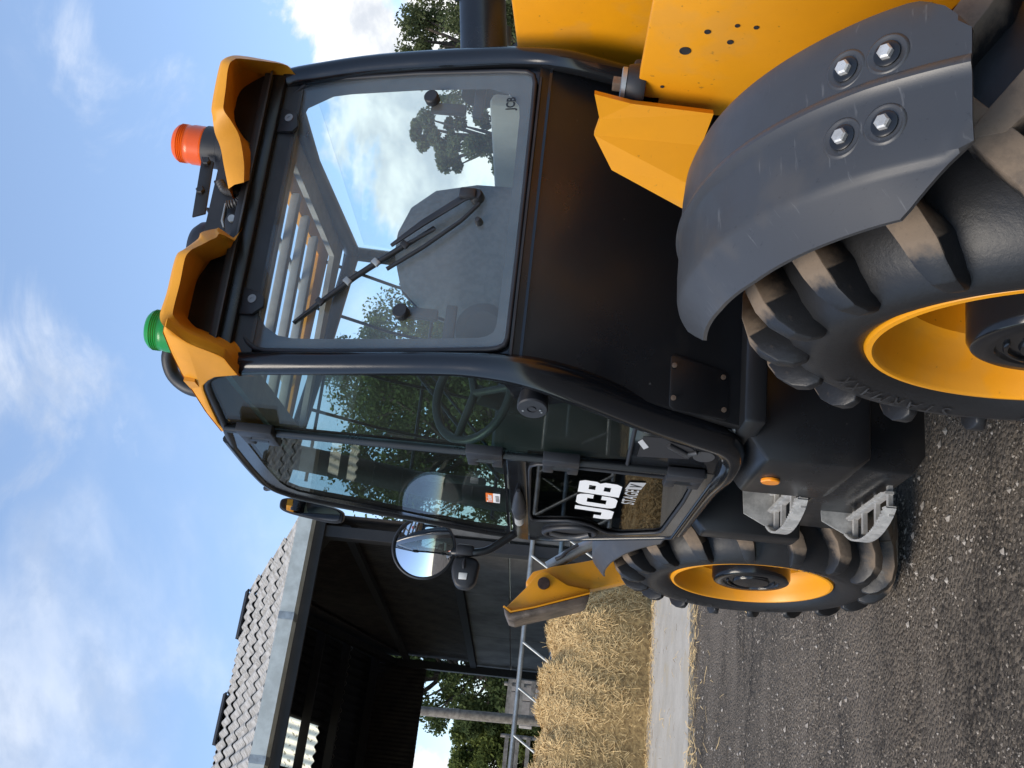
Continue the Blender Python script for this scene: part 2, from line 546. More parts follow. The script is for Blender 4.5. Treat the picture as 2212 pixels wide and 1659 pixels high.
def mesh_from(name, verts, faces, material, smooth=None, bevel=0.0, segs=2, fix=True):
    me = bpy.data.meshes.new(name)
    me.from_pydata([tuple(v) for v in verts], [], faces)
    if fix or bevel > 0:
        bm = bmesh.new()
        bm.from_mesh(me)
        bmesh.ops.remove_doubles(bm, verts=bm.verts, dist=1e-5)
        bmesh.ops.recalc_face_normals(bm, faces=bm.faces)
        if bevel > 0:
            es = [e for e in bm.edges if len(e.link_faces) == 2 and e.calc_face_angle(0) > 0.35]
            bmesh.ops.bevel(bm, geom=es, offset=bevel, segments=segs, profile=0.5, affect='EDGES', clamp_overlap=True)
        bm.to_mesh(me)
        bm.free()
    me.materials.append(material)
    if smooth is not None:
        for p in me.polygons:
            p.use_smooth = True
        me.set_sharp_from_angle(angle=R(smooth))
    return me


def mk(name, verts, faces, material, parent=None, smooth=None, bevel=0.0, segs=2, fix=True, local=False):
    me = mesh_from(name, verts, faces, material, smooth, bevel, segs, fix)
    o = bpy.data.objects.new(name, me)
    return link(o, parent, local)


class MB:
    """collects shapes into one mesh"""
    def __init__(self):
        self.v, self.f = [], []

    def add(self, v, f):
        n = len(self.v)
        self.v += [tuple(p) for p in v]
        self.f += [tuple(i + n for i in q) for q in f]
        return self

    def build(self, name, material, parent=None, **kw):
        return mk(name, self.v, self.f, material, parent, **kw)


def box_vf(c, s, rot=None):
    x, y, z = (k / 2 for k in s)
    v = [Vector(p) for p in ((-x, -y, -z), (x, -y, -z), (x, y, -z), (-x, y, -z), (-x, -y, z), (x, -y, z), (x, y, z), (-x, y, z))]
    if rot is not None:
        v = [rot @ p for p in v]
    v = [p + Vector(c) for p in v]
    return v, [(0, 3, 2, 1), (4, 5, 6, 7), (0, 1, 5, 4), (1, 2, 6, 5), (2, 3, 7, 6), (3, 0, 4, 7)]


def box(name, c, s, material, parent=None, rot=None, bevel=0.004, **kw):
    v, f = box_vf(c, s, rot)
    return mk(name, v, f, material, parent, bevel=bevel, smooth=40 if bevel else None, **kw)


def prism_vf(loop, vec):
    n = len(loop)
    vec = Vector(vec)
    v = [Vector(p) for p in loop] + [Vector(p) + vec for p in loop]
    f = [tuple(range(n)), tuple(range(2 * n - 1, n - 1, -1))]
    f += [(i, i + n, (i + 1) % n + n, (i + 1) % n) for i in range(n)]
    return v, f


def prism(name, loop, vec, material, parent=None, bevel=0.0, smooth=35, **kw):
    v, f = prism_vf(loop, vec)
    return mk(name, v, f, material, parent, bevel=bevel, smooth=smooth, **kw)


def ring_panel(name, outer, inner, vec, material, parent=None, smooth=35):
    """flat panel with a hole, given thickness"""
    bm = bmesh.new()
    es = []
    for loop in (outer, inner):
        vs_ = [bm.verts.new(p) for p in loop]
        es += [bm.edges.new((vs_[i], vs_[(i + 1) % len(vs_)])) for i in range(len(vs_))]
    bmesh.ops.triangle_fill(bm, use_beauty=True, use_dissolve=False, edges=es)
    r = bmesh.ops.extrude_face_region(bm, geom=list(bm.faces))
    for v in [g for g in r['geom'] if isinstance(g, bmesh.types.BMVert)]:
        v.co += Vector(vec)
    bmesh.ops.recalc_face_normals(bm, faces=bm.faces)
    me = bpy.data.meshes.new(name)
    bm.to_mesh(me)
    bm.free()
    me.materials.append(material)
    return link(bpy.data.objects.new(name, me), parent)


def smooth_path(p, n=6):
    p = [Vector(q) for q in p]
    out = []
    for i in range(len(p) - 1):
        a, b, c, d = p[max(i - 1, 0)], p[i], p[i + 1], p[min(i + 2, len(p) - 1)]
        for k in range(n):
            t = k / n
            out.append(0.5 * ((2 * b) + (c - a) * t + (2 * a - 5 * b + 4 * c - d) * t * t + (3 * b - a - 3 * c + d) * t ** 3))
    out.append(p[-1])
    return out


def tube_vf(path, r, n=12, flat=1.0, upv=(0, 0, 1)):
    path = [Vector(p) for p in path]
    rs = r if isinstance(r, (list, tuple)) else [r] * len(path)
    v, f = [], []
    prev = None
    for i, p in enumerate(path):
        t = (path[min(i + 1, len(path) - 1)] - path[max(i - 1, 0)]).normalized()
        if prev is None:
            a = Vector(upv)
            if abs(a.dot(t)) > 0.95:
                a = Vector((1, 0, 0))
            nrm = (a - t * a.dot(t)).normalized()
        else:
            nrm = (prev - t * prev.dot(t)).normalized()
        prev = nrm
        b = t.cross(nrm)
        for k in range(n):
            an = 2 * math.pi * k / n
            v.append(p + (nrm * math.cos(an) * flat + b * math.sin(an)) * rs[i])
    for i in range(len(path) - 1):
        for k in range(n):
            k2 = (k + 1) % n
            f.append((i * n + k, i * n + k2, (i + 1) * n + k2, (i + 1) * n + k))
    f.append(tuple(range(n - 1, -1, -1)))
    f.append(tuple((len(path) - 1) * n + k for k in range(n)))
    return v, f


def tube(name, path, r, material, parent=None, n=12, **kw):
    v, f = tube_vf(path, r, n)
    return mk(name, v, f, material, parent, smooth=50, **kw)


def lathe_vf(profile, org, axis, n=40, cap=True):
    """profile of (radius, height along axis)"""
    axis = Vector(axis).normalized()
    a = Vector((0, 0, 1)) if abs(axis.z) < 0.9 else Vector((1, 0, 0))
    e1_ = (a - axis * a.dot(axis)).normalized()
    e2_ = axis.cross(e1_)
    v, f = [], []
    for r_, h in profile:
        for k in range(n):
            an = 2 * math.pi * k / n
            v.append(Vector(org) + axis * h + (e1_ * math.cos(an) + e2_ * math.sin(an)) * max(r_, 1e-4))
    for i in range(len(profile) - 1):
        for k in range(n):
            k2 = (k + 1) % n
            f.append((i * n + k, i * n + k2, (i + 1) * n + k2, (i + 1) * n + k))
    if cap:
        f.append(tuple(range(n - 1, -1, -1)))
        f.append(tuple((len(profile) - 1) * n + k for k in range(n)))
    return v, f


def lathe(name, profile, org, axis, material, parent=None, n=40, smooth=35, cap=True, **kw):
    v, f = lathe_vf(profile, org, axis, n, cap)
    return mk(name, v, f, material, parent, smooth=smooth, fix=cap, **kw)


def resample(p, n):
    p = [Vector(q) for q in p]
    L = [0]
    for a, b in zip(p, p[1:]):
        L.append(L[-1] + (b - a).length)
    out = []
    for k in range(n):
        s = L[-1] * k / (n - 1)
        i = 0
        while i < len(p) - 2 and L[i + 1] < s:
            i += 1
        t = (s - L[i]) / max(L[i + 1] - L[i], 1e-9)
        out.append(p[i].lerp(p[i + 1], min(max(t, 0), 1)))
    return out


def loft_vf(curves):
    m = len(curves[0])
    v = [p for c in curves for p in c]
    f = []
    for j in range(len(curves) - 1):
        for i in range(m - 1):
            f.append((j * m + i, j * m + i + 1, (j + 1) * m + i + 1, (j + 1) * m + i))
    return v, f


def font_mesh(text, size=1.0, offset=0.0, extrude=0.0, shear=0.0, spacing=1.0):
    cu = bpy.data.curves.new('txt', 'FONT')
    cu.body = text
    cu.size = size
    cu.offset = offset
    cu.extrude = extrude
    cu.shear = shear
    cu.space_character = spacing
    cu.resolution_u = 3
    o = bpy.data.objects.new('txt', cu)
    C.objects.link(o)
    me = bpy.data.meshes.new_from_object(o)
    v = [p.co.copy() for p in me.vertices]
    f = [tuple(p.vertices) for p in me.polygons]
    bpy.data.objects.remove(o)
    bpy.data.curves.remove(cu)
    bpy.data.meshes.remove(me)
    return v, f


# ================================================================== SETTING
def spaced(lo, hi, step, far, n):
    a = []
    k = lo
    while k < hi:
        a.append(k)
        k += step
    a.append(hi)
    left = [lo - (far * ((i / n) ** 2.2)) for i in range(n, 0, -1)]
    right = [hi + (far * ((i / n) ** 2.2)) for i in range(1, n + 1)]
    return left + a + right


def ground_height(x, y):
    d = math.exp(-((x - 1) ** 2 + (y - 6) ** 2) / 160)
    h = noise.noise(Vector((x * 0.45, y * 0.8, 0.3))) * 0.022 + noise.noise(Vector((x * 1.7, y * 2.4, 4.3))) * 0.012
    h += noise.noise(Vector((x * 6, y * 7, 9.1))) * 0.006
    # old wheel ruts running off to the side
    side = min(1, max(0, (0.9 - x) / 0.6))
    for gy, gw, gd in ((4.30, 0.10, 0.030), (4.62, 0.12, -0.018), (3.55, 0.16, 0.016), (5.6, 0.2, 0.02)):
        w_ = gw * (1 + 0.4 * noise.noise(Vector((x * 1.5, gy, 2))))
        h -= side * gd * math.exp(-((y - gy - 0.05 * noise.noise(Vector((x * 0.8, gy, 5)))) / w_) ** 2)
    # tyres have packed the dirt down where the machine stands
    for wx, wy in ((1.0, 1.78), (1.0, 4.53), (2.9, 1.78), (2.9, 4.53)):
        h *= 1 - 0.9 * math.exp(-((x - wx) ** 2 + (y - wy) ** 2) / 0.22)
    h += 0.034 * math.exp(-((y - 1.75) / 0.75) ** 2)      # the yard rises a little under the rear axle
    return (h - 0.006) * d - 0.012 * (1 - d)


xs = spaced(-6, 7, 0.075, 500, 16)
ys = spaced(1.0, 11.5, 0.075, 500, 16)
gv = [(x, y, ground_height(x, y) if y < 11.5 else -0.02) for y in ys for x in xs]
nx = len(xs)
gf = [(j * nx + i, j * nx + i + 1, (j + 1) * nx + i + 1, (j + 1) * nx + i) for j in range(len(ys) - 1) for i in range(nx - 1)]
ground = mk('ground', gv, gf, DIRT, smooth=60, fix=False)
tag(ground, 'dark stony dirt of the farm yard', 'ground', kind='structure')

# concrete apron in front of and under the barn
BO, E1, E2 = Vector((3.45, 17.5, 0)), Vector((-0.994, -0.111, 0)), Vector((-0.111, 0.994, 0))


def BL(a, b, z=0.0):
    """barn frame: a along the gutter towards the camera's left, b into the barn, z up"""
    return BO + E1 * a + E2 * b + Vector((0, 0, z))


ed = Vector((0.982, 0.189, 0))
p0 = Vector((0.035, 10.128, 0))
edge = []
for k in range(61):
    s = -16 + k * 0.5
    q = p0 + ed * s
    q += Vector((0, 1, 0)) * (noise.noise(Vector((s * 1.3, 2, 0))) * 0.03)
    edge.append(q)
back = [BL(-9, 14), BL(22, 14)]
loop = [Vector((q.x, q.y, 0.035)) for q in edge] + [Vector((q.x, q.y, 0.035)) for q in back]
apron = prism('concrete_apron', loop, (0, 0, -0.12), CONC, bevel=0)
tag(apron, 'pale concrete apron in front of the barn', 'paving', kind='structure')

# loose pebbles over the dirt
pv, pf, qv, qf = [], [], [], []
oct_f = [(0, 2, 4), (2, 1, 4), (1, 3, 4), (3, 0, 4), (2, 0, 5), (1, 2, 5), (3, 1, 5), (0, 3, 5)]
k = 0
while k < 60000:
    t = rng.random()
    y = 2.0 + 8.2 * t ** 1.25
    x = rng.uniform(-1.0, 3.2) * (0.35 + 0.1 * y)
    if noise.noise(Vector((x * 1.4, y * 1.4, 7.7))) + rng.uniform(-0.5, 0.5) < -0.18:
        continue
    k += 1
    s = 0.0024 + 0.008 * rng.random() ** 6
    pale = rng.random() < 0.026
    if pale:
        s = 0.005 + 0.015 * rng.random() ** 2.5
    z = ground_height(x, y)
    tv_l, tf_l = (qv, qf) if pale else (pv, pf)
    n0 = len(tv_l)
    an = rng.random() * 6.28
    ca, sa = math.cos(an), math.sin(an)
    for px_, py_, pz_ in ((1, 0, 0), (-1, 0, 0), (0, 1, 0), (0, -1, 0), (0, 0, 1), (0, 0, -1)):
        j = rng.uniform(0.7, 1.25)
        X, Y = (px_ * ca - py_ * sa * 0.8), (px_ * sa + py_ * ca * 0.8)
        tv_l.append((x + X * s * j, y + Y * s * j, z + s * 0.25 + pz_ * s * 0.6 * j))
    tf_l += [tuple(i + n0 for i in q) for q in oct_f]
gravel = mk('gravel', pv, pf, PEBBLE, fix=False)
tag(gravel, 'fine brown grit over the dirt yard', 'gravel', kind='stuff')
PALEST = mat('pale_stone', (0.38, 0.34, 0.295), 0.85, vscale=23, color2=(0.24, 0.21, 0.18), lo=0.40, hi=0.60)
stones = mk('gravel', qv, qf, PALEST, fix=False)
tag(stones, 'scattered pale stones lying on the dirt', 'gravel', kind='stuff')


def strands(name, count, where, lo, hi, wid, material, kind_label, cat, lift=0.0, tilt=0.6):
    v, f = [], []
    for _ in range(count):
        p, nrm = where()
        d = Vector((rng.uniform(-1, 1), rng.uniform(-1, 1), rng.uniform(-1, 1))).normalized()
        d = (d - nrm * d.dot(nrm)).normalized()
        d = (d + nrm * rng.uniform(-0.1, tilt)).normalized()
        side = d.cross(nrm + Vector((rng.uniform(-0.6, 0.6), rng.uniform(-0.6, 0.6), rng.uniform(-0.6, 0.6)))).normalized() * wid * rng.uniform(0.6, 1.3)
        L = rng.uniform(lo, hi)
        a = Vector(p) + nrm * lift
        bend = nrm * rng.uniform(-0.15, 0.2) * L
        n0 = len(v)
        for t, b in ((0, 0), (0.5, 1), (1, 0.2)):
            c = a + d * L * t + bend * b
            v += [c - side, c + side]
        f += [(n0, n0 + 1, n0 + 3, n0 + 2), (n0 + 2, n0 + 3, n0 + 5, n0 + 4)]
    o = mk(name, v, f, material, fix=False)
    tag(o, kind_label, cat, kind='stuff')
    return o


def edge_spot():
    s = rng.uniform(-7, 3)
    q = p0 + ed * s + Vector((rng.gauss(0, 0.02), -abs(rng.gauss(0, 0.22)) + 0.06, 0))
    if rng.random() < 0.12:
        q += Vector((0, -rng.random() * 2.5, 0))
    q.z = max(ground_height(q.x, q.y), -0.01) + rng.uniform(0.004, 0.05)
    return q, Vector((0, 0, 1))


def apron_spot():
    a = 1.4 + 3.6 * rng.random()
    q = BL(a, -3.4 - abs(rng.gauss(0, 0.25)) - (rng.random() * 3 if rng.random() < 0.08 else 0), 0.037)
    return q, Vector((0, 0, 1))


strands('loose_straw', 1500, apron_spot, 0.06, 0.2, 0.003, STRAW, 'thin litter of straw on the concrete at the foot of the heap', 'straw', tilt=0.1)
strands('loose_straw', 2200, edge_spot, 0.06, 0.22, 0.0028, STRAW, 'thin litter of straw along the edge of the concrete', 'straw', tilt=0.12)

# ------------------------------------------------------------------ straw heap
HN, HM = 90, 26


def heap_point(s, t):
    """s along the heap (a), t over its section 0..1 (front foot to back foot)"""
    a = 1.30 + s * 14.5
    ramp_ = min(1, max(0, (a - 1.30) / 0.75))
    fall = 1.0 - 0.72 * min(1, max(0, (a - 4.1) / 0.9))
    hgt = fall * (1.30 + 0.26 * noise.noise(Vector((a * 1.1, 3, 0))) + 0.14 * noise.noise(Vector((a * 3.1, 8, 0)))) * ramp_ ** 0.55
    ang = t * math.pi
    prof_b = -math.cos(ang)
    prof_z = min(1, (math.sin(ang)) ** 0.42)
    b = -2.35 + prof_b * 1.05 * (0.55 + 0.45 * ramp_)
    z = hgt * prof_z
    n1 = noise.noise(Vector((a * 1.8, t * 5, 1.1))) * 0.10 + noise.noise(Vector((a * 5, t * 11, 5.1))) * 0.05
    b += n1 * (-1 if t < 0.5 else 1)
    z += n1 * 0.5 * math.sin(ang)
    return BL(a, b, max(z, 0) + 0.03)


hv = [heap_point(i / (HN - 1), j / (HM - 1)) for i in range(HN) for j in range(HM)]
hf = [(i * HM + j, i * HM + j + 1, (i + 1) * HM + j + 1, (i + 1) * HM + j) for i in range(HN - 1) for j in range(HM - 1)]
hf.append(tuple(range(HM)))
heap = empty('straw_heap', tuple(BL(8, -2.3, 0.03)))
tag(heap, 'long golden heap of loose straw on the concrete before the barn', 'straw heap', kind='stuff')
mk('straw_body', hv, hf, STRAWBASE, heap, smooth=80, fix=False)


def heap_spot():
    s = rng.random() ** 2.6
    t = rng.uniform(0.0, 0.62)
    p = heap_point(s, t)
    q = heap_point(min(s + 0.004, 1), t)
    r_ = heap_point(s, t + 0.02)
    n_ = (r_ - p).cross(q - p)
    n_ = n_.normalized() if n_.length > 1e-9 else Vector((0, -1, 0))
    if n_.dot(p - BL(1.30 + s * 14.5, -2.35, 0.3)) < 0:
        n_ = -n_
    return p, n_


st = strands('straw_stalk', 130000, heap_spot, 0.05, 0.17, 0.0030, STRAW, 'x', 'x', lift=-0.02, tilt=0.45)
for k_ in ('label', 'category'):
    del st[k_]
st.parent = heap
st.matrix_parent_inverse = wm(heap).inverted()

# ------------------------------------------------------------------ barn
barn = empty('open_barn', tuple(BL(8, 5.75)))
tag(barn, 'open fronted barn with corrugated grey roof and galvanised gutter', 'barn')
EAVE, RIDGE, HALF = 5.66, 7.86, 5.75
PITCHV = (RIDGE - EAVE) / HALF
COLW, NCOL, NROW = 1.10, 14, 4
A0 = 0.10
ROWB = HALF / NROW


def corrugated(name, width, length, pitch, amp, material, thick=0.012, per=8, under=None, single=False):
    nseg = int(round(width / pitch)) * per
    v = []
    for j in range(2):
        for i in range(nseg + 1):
            x = width * i / nseg
            v.append(Vector((x, j * length, amp * math.sin(2 * math.pi * x / pitch))))
    n = nseg + 1
    v += [p - Vector((0, 0, thick)) for p in v]
    f = [(i, i + 1, n + i + 1, n + i) for i in range(nseg)]
    if single:
        return mesh_from(name, v[:2 * n], f, material, smooth=60, fix=False)
    f += [(2 * n + i + 1, 2 * n + i, 3 * n + i, 3 * n + i + 1) for i in range(nseg)]
    f += [(i + 1, i, 2 * n + i, 2 * n + i + 1) for i in range(nseg)] + [(n + i, n + i + 1, 3 * n + i + 1, 3 * n + i) for i in range(nseg)]
    f += [(0, n, 3 * n, 2 * n), (nseg, 2 * n + nseg, 3 * n + nseg, n + nseg)]
    me = mesh_from(name, v, f, material, smooth=60, fix=False)
    if under is not None:                              # interior shade put into the underside's near-black colour
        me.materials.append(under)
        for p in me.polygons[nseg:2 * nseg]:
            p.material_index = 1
    return me


SL = math.sqrt(1 + PITCHV ** 2)
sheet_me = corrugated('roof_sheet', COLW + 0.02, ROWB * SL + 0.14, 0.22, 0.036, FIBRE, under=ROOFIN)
light_me = corrugated('rooflight_sheet', COLW + 0.02, ROWB * SL + 0.14, 0.22, 0.036, ROOFLIGHT, thick=0.003, single=True)

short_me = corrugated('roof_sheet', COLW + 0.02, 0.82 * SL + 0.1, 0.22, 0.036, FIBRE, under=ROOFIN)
short_light_me = corrugated('rooflight_sheet', COLW + 0.02, (ROWB - 0.82) * SL + 0.14, 0.22, 0.036, ROOFLIGHT, single=True)


def place(me, name, org, ex, ey, parent):
    ez = ex.cross(ey).normalized()
    o = bpy.data.objects.new(name, me)
    M = Matrix(((ex.x, ey.x, ez.x, org.x), (ex.y, ey.y, ez.y, org.y), (ex.z, ey.z, ez.z, org.z), (0, 0, 0, 1)))
    link(o, parent)
    o.matrix_basis = M
    return o


for c in range(NCOL):
    for r_ in range(NROW):
        a = A0 + c * COLW
        jit = rng.uniform(-0.012, 0.012)
        b = -0.16 + r_ * ROWB
        ey = (E2 + Vector((0, 0, PITCHV - 0.028))).normalized()
        # x axis runs to the right so that the normal points up
        place(sheet_me, 'roof_sheet', BL(a + COLW, b + rng.uniform(-0.02, 0.02), EAVE + 0.02 + b * PITCHV + 0.05 + jit), -E1, ey, barn)
        b2 = 2 * HALF + 0.16 - r_ * ROWB
        ey2 = (-E2 + Vector((0, 0, PITCHV - 0.028))).normalized()
        lite = (c == 2 and r_ in (1, 2)) or (c in (7, 11) and r_ in (1, 2))
        if lite and r_ == 1:                           # short rooflight above, plain sheet below
            place(short_me, 'roof_sheet', BL(a, b2, EAVE + 0.02 + (2 * HALF - b2) * PITCHV + 0.05), E1, ey2, barn)
            b2 -= 0.82
            place(short_light_me, 'rooflight_sheet', BL(a, b2, EAVE + 0.02 + (2 * HALF - b2) * PITCHV + 0.05), E1, ey2, barn)
            continue
        place(light_me if lite else sheet_me, 'rooflight_sheet' if lite else 'roof_sheet', BL(a, b2, EAVE + 0.02 + (2 * HALF - b2) * PITCHV + 0.05), E1, ey2, barn)
for c in range(0, NCOL):
    a = A0 + c * COLW
    lp = [BL(a, HALF - 0.32, RIDGE + 0.0), BL(a, HALF, RIDGE + 0.14), BL(a, HALF + 0.32, RIDGE + 0.0), BL(a, HALF + 0.3, RIDGE - 0.03), BL(a, HALF, RIDGE + 0.11), BL(a, HALF - 0.3, RIDGE - 0.03)]
    if c % 2 == 0:
        prism('ridge_cap', lp, E1 * (COLW * 0.94), ROOFIN, barn)
# verge board, gutter, brackets
prism('verge_board', [BL(0.02, -0.1, EAVE - 0.02), BL(0.02, HALF, RIDGE + 0.02), BL(0.02, HALF, RIDGE - 0.18), BL(0.02, -0.1, EAVE - 0.22)], E1 * 0.05, WOOD, barn)
g0, g1 = -0.15, A0 + NCOL * COLW
gut = [(-0.30, EAVE + 0.0), (-0.30, EAVE - 0.24), (-0.10, EAVE - 0.26), (-0.10, EAVE - 0.255 + 0.012), (-0.288, EAVE - 0.228), (-0.288, EAVE)]
prism('gutter', [BL(g0, b, z) for b, z in gut], E1 * (g1 - g0), GUTTERM, barn)
for a in (1.75, 3.95, 6.15, 8.35, 10.55):
    prism('gutter_joint', [BL(a, -0.304, EAVE + 0.005), BL(a, -0.304, EAVE - 0.245), BL(a, -0.10, EAVE - 0.268), BL(a, -0.10, EAVE - 0.26), BL(a, -0.30, EAVE - 0.242), BL(a, -0.30, EAVE + 0.005)], E1 * 0.12, GALV, barn)
prism('fascia_beam', [BL(g0, -0.07, EAVE - 0.02), BL(g0, -0.07, EAVE - 0.42), BL(g0, 0.0, EAVE - 0.42), BL(g0, 0.0, EAVE - 0.02)], E1 * (g1 - g0), DKSTEEL, barn)
# purlins below both slopes
for k in range(1, 5):
    b = k * 1.15
    z = EAVE + b * PITCHV - 0.06
    for bb in (b, (11.0, 9.55, 8.38, 7.15)[k - 1]):
        z = EAVE + (bb if bb < HALF else 2 * HALF - bb) * PITCHV - 0.06
        prism('purlin', [BL(0.1, bb - 0.05, z), BL(0.1, bb + 0.05, z), BL(0.1, bb + 0.05, z - 0.2), BL(0.1, bb - 0.05, z - 0.2)], E1 * (NCOL * COLW - 0.1), DKSTEEL, barn)
prism('dimming_floor_sheet', [BL(0.12, 0.4, 0.04), BL(15.3, 0.4, 0.04), BL(15.3, 11.4, 0.04), BL(0.12, 11.4, 0.04)], (0, 0, 0.01), DIRT, barn)  # dark sheet added over the concrete to dim the barn interior
# portal frames: posts and rafters
for a in (0.25, 5.0, 10.0, 15.2):
    for bb, sgn in ((0.12, 1), (2 * HALF - 0.12, -1)):
        v, f = box_vf(BL(a, bb, EAVE / 2 - 0.1), (0.2, 0.2, EAVE - 0.2), Matrix.Rotation(math.atan2(E1.y, E1.x), 3, 'Z'))
        if not (a in (5.0,) and False):
            mk('post', v, f, DKSTEEL, barn, bevel=0.01)
    for s_ in (0, 1):
        b0, b1 = (0.1, HALF) if s_ == 0 else (HALF, 2 * HALF - 0.1)
        z0 = EAVE - 0.32 + (b0 if s_ == 0 else 2 * HALF - b0) * PITCHV
        z1 = EAVE - 0.32 + (b1 if s_ == 0 else 2 * HALF - b1) * PITCHV
        prism('rafter', [BL(a - 0.07, b0, z0), BL(a - 0.07, b1, z1), BL(a - 0.07, b1, z1 - 0.28), BL(a - 0.07, b0, z0 - 0.28)], E1 * 0.14, DKSTEEL, barn)
# end wall at the right: concrete panels below, sheet cladding above, rail and brace
for r_ in range(3):
    for c in range(3):
        b0 = 0.05 + c * 3.87
        box_c = BL(0.02, b0 + 1.93, 0.03 + 0.525 + r_ * 1.05)
        v, f = box_vf(box_c, (0.14, 3.845, 1.035), Matrix.Rotation(math.atan2(E2.y, E2.x) - math.pi / 2, 3, 'Z'))
        mk('concrete_panel', v, f, CPAN, barn, bevel=0.012)
clad_me = corrugated('cladding_sheet', 1.10, 5.0, 0.11, 0.016, CLAD, thick=0.004, per=6)
for c in range(11):
    b0 = 0.02 + c * 1.06
    hgt = EAVE + max(0, min(b0, 2 * HALF - b0 - 1.1)) * PITCHV - 3.16
    me = corrugated('cladding_sheet', 1.10, max(hgt, 2.5), 0.11, 0.016, CLAD, thick=0.004, per=6)
    place(me, 'cladding_sheet', BL(-0.04, b0, 3.14), E2, Vector((0, 0, 1)), barn)
for a_ in (0.03, A0 + NCOL * COLW - 0.08):
    prism('gable_board', [BL(a_, 0.0, EAVE - 0.02), BL(a_, HALF, RIDGE - 0.02), BL(a_, 2 * HALF, EAVE - 0.02), BL(a_, 2 * HALF, EAVE - 0.7), BL(a_, HALF, RIDGE - 0.9), BL(a_, 0.0, EAVE - 0.7)], E1 * 0.03, CLAD, barn)
for z, s in ((3.2, 0.16), (4.98, 0.14)):
    prism('wall_rail', [BL(0.10, 0.1, z), BL(0.22, 0.1, z), BL(0.22, 0.1, z - s), BL(0.10, 0.1, z - s)], E2 * 11.3, ROOFIN, barn)  # rails take the near-black shade colour so they read unlit
# sheeted header over the back opening
for c in range(NCOL):
    me_h = clad_me
    hd = corrugated('header_sheet', 1.10, 1.42, 0.11, 0.016, CLAD, thick=0.004, per=6) if c == 0 else hd
    place(hd, 'header_sheet', BL(A0 + (c + 1) * 1.10, 11.56, 4.38), -E1, Vector((0, 0, 1)), barn)
    if c >= 5:  # unseen back cladding, added to darken the interior and the door reflection
        hd2 = corrugated('cladding_sheet', 1.10, 4.36, 0.11, 0.016, CLAD, thick=0.004, per=6) if c == 5 else hd2
        place(hd2, 'cladding_sheet', BL(A0 + (c + 1) * 1.10, 11.60, 0.03), -E1, Vector((0, 0, 1)), barn)

for c in range(11):  # unseen left end wall, added to keep daylight out of the barn
    b0 = 0.02 + c * 1.06
    hgt = EAVE + max(0, min(b0, 2 * HALF - b0 - 1.1)) * PITCHV - 0.05
    me = corrugated('cladding_sheet', 1.10, hgt, 0.11, 0.016, CLAD, thick=0.004, per=6)
    place(me, 'cladding_sheet', BL(A0 + NCOL * COLW, b0, 0.03), E2, Vector((0, 0, 1)), barn)

# ------------------------------------------------------------------ feed barrier in the barn mouth
fb = empty('feed_barrier', tuple(BL(6, 0.0, 0.03)))
tag(fb, 'galvanised diagonal feed barrier across the mouth of the barn', 'barrier')
tube('barrier_rail', [BL(-1.3, 0.0, 1.73), BL(15, 0.0, 1.73)], 0.04, GALV, fb)
tube('barrier_rail', [BL(-1.3, 0.02, 1.24), BL(15, 0.02, 1.30)], 0.034, BLUEST, fb)
tube('barrier_rail', [BL(-1.3, 0.0, 0.5), BL(15, 0.0, 0.5)], 0.04, GALV, fb)
a = -1.1
while a < 14:
    tube('diagonal_bar', [BL(a, -0.03, 1.72), BL(a + 0.78, -0.03, 0.5)], 0.022, GALV, fb, n=8)
    a += 0.72
for a in (-1.3, 4.6, 10.4):
    tube('barrier_post', [BL(a, 0.1, 0.03), BL(a, 0.1, 1.8)], 0.05, GALV, fb)

# ------------------------------------------------------------------ beyond the barn: pole, pens, block wall
pole = empty('timber_pole', tuple(BL(0.97, 14.5, -0.02)))
tag(pole, 'grey timber pole standing behind the barn opening', 'pole')
tube('shaft', [BL(0.9, 14.5, -0.02), BL(0.97, 14.5, 3.5), BL(1.02, 14.5, 6.5)], [0.15, 0.14, 0.12], POLEM, pole, n=14)
tube('band', [BL(0.965, 14.5, 3.55), BL(0.975, 14.5, 3.85)], 0.149, WOOD, pole, n=14)

for i, (b, a_lo, a_hi, lab) in enumerate(((16.5, -3.0, 0.75, 'pale timber rail fence behind the pole, nearest the concrete wall'), (18.5, 0.9, 7.0, 'pale timber rail fence left of the pole behind the barn'))):
    fe = empty('rail_fence', tuple(BL((a_lo + a_hi) / 2, b, 0)))
    tag(fe, lab, 'fence', 'rail fences behind the barn')
    for z in (2.25, 1.9, 1.55, 1.2):
        prism('rail', [BL(a_lo, b, z), BL(a_lo, b, z - 0.13), BL(a_lo, b + 0.04, z - 0.13), BL(a_lo, b + 0.04, z)], E1 * (a_hi - a_lo) + Vector((0, 0, rng.uniform(-0.06, 0.06))), WOOD, fe)
    a = a_lo
    while a <= a_hi:
        tube('fence_post', [BL(a, b + 0.1, -0.02), BL(a, b + 0.1, 2.4)], 0.06, WOOD, fe, n=8)
        a += 1.3
bw = empty('block_wall', tuple(BL(-1, 22, 0)))
tag(bw, 'low wall of large pale blocks under the trees', 'wall')
blk_me = mesh_from('wall_block', *box_vf((0, 0, 0), (0.88, 0.5, 0.46)), STONEW, bevel=0.02)
for r_ in range(6):
    for c in range(5 if r_ < 5 else 3):
        o = bpy.data.objects.new('wall_block', blk_me)
        link(o, bw)
        o.matrix_basis = Matrix.Translation(BL(-4.2 + c * 0.9 + (r_ % 2) * 0.3, 22, 0.21 + r_ * 0.475)) @ Matrix.Rotation(math.atan2(E1.y, E1.x), 4, 'Z')


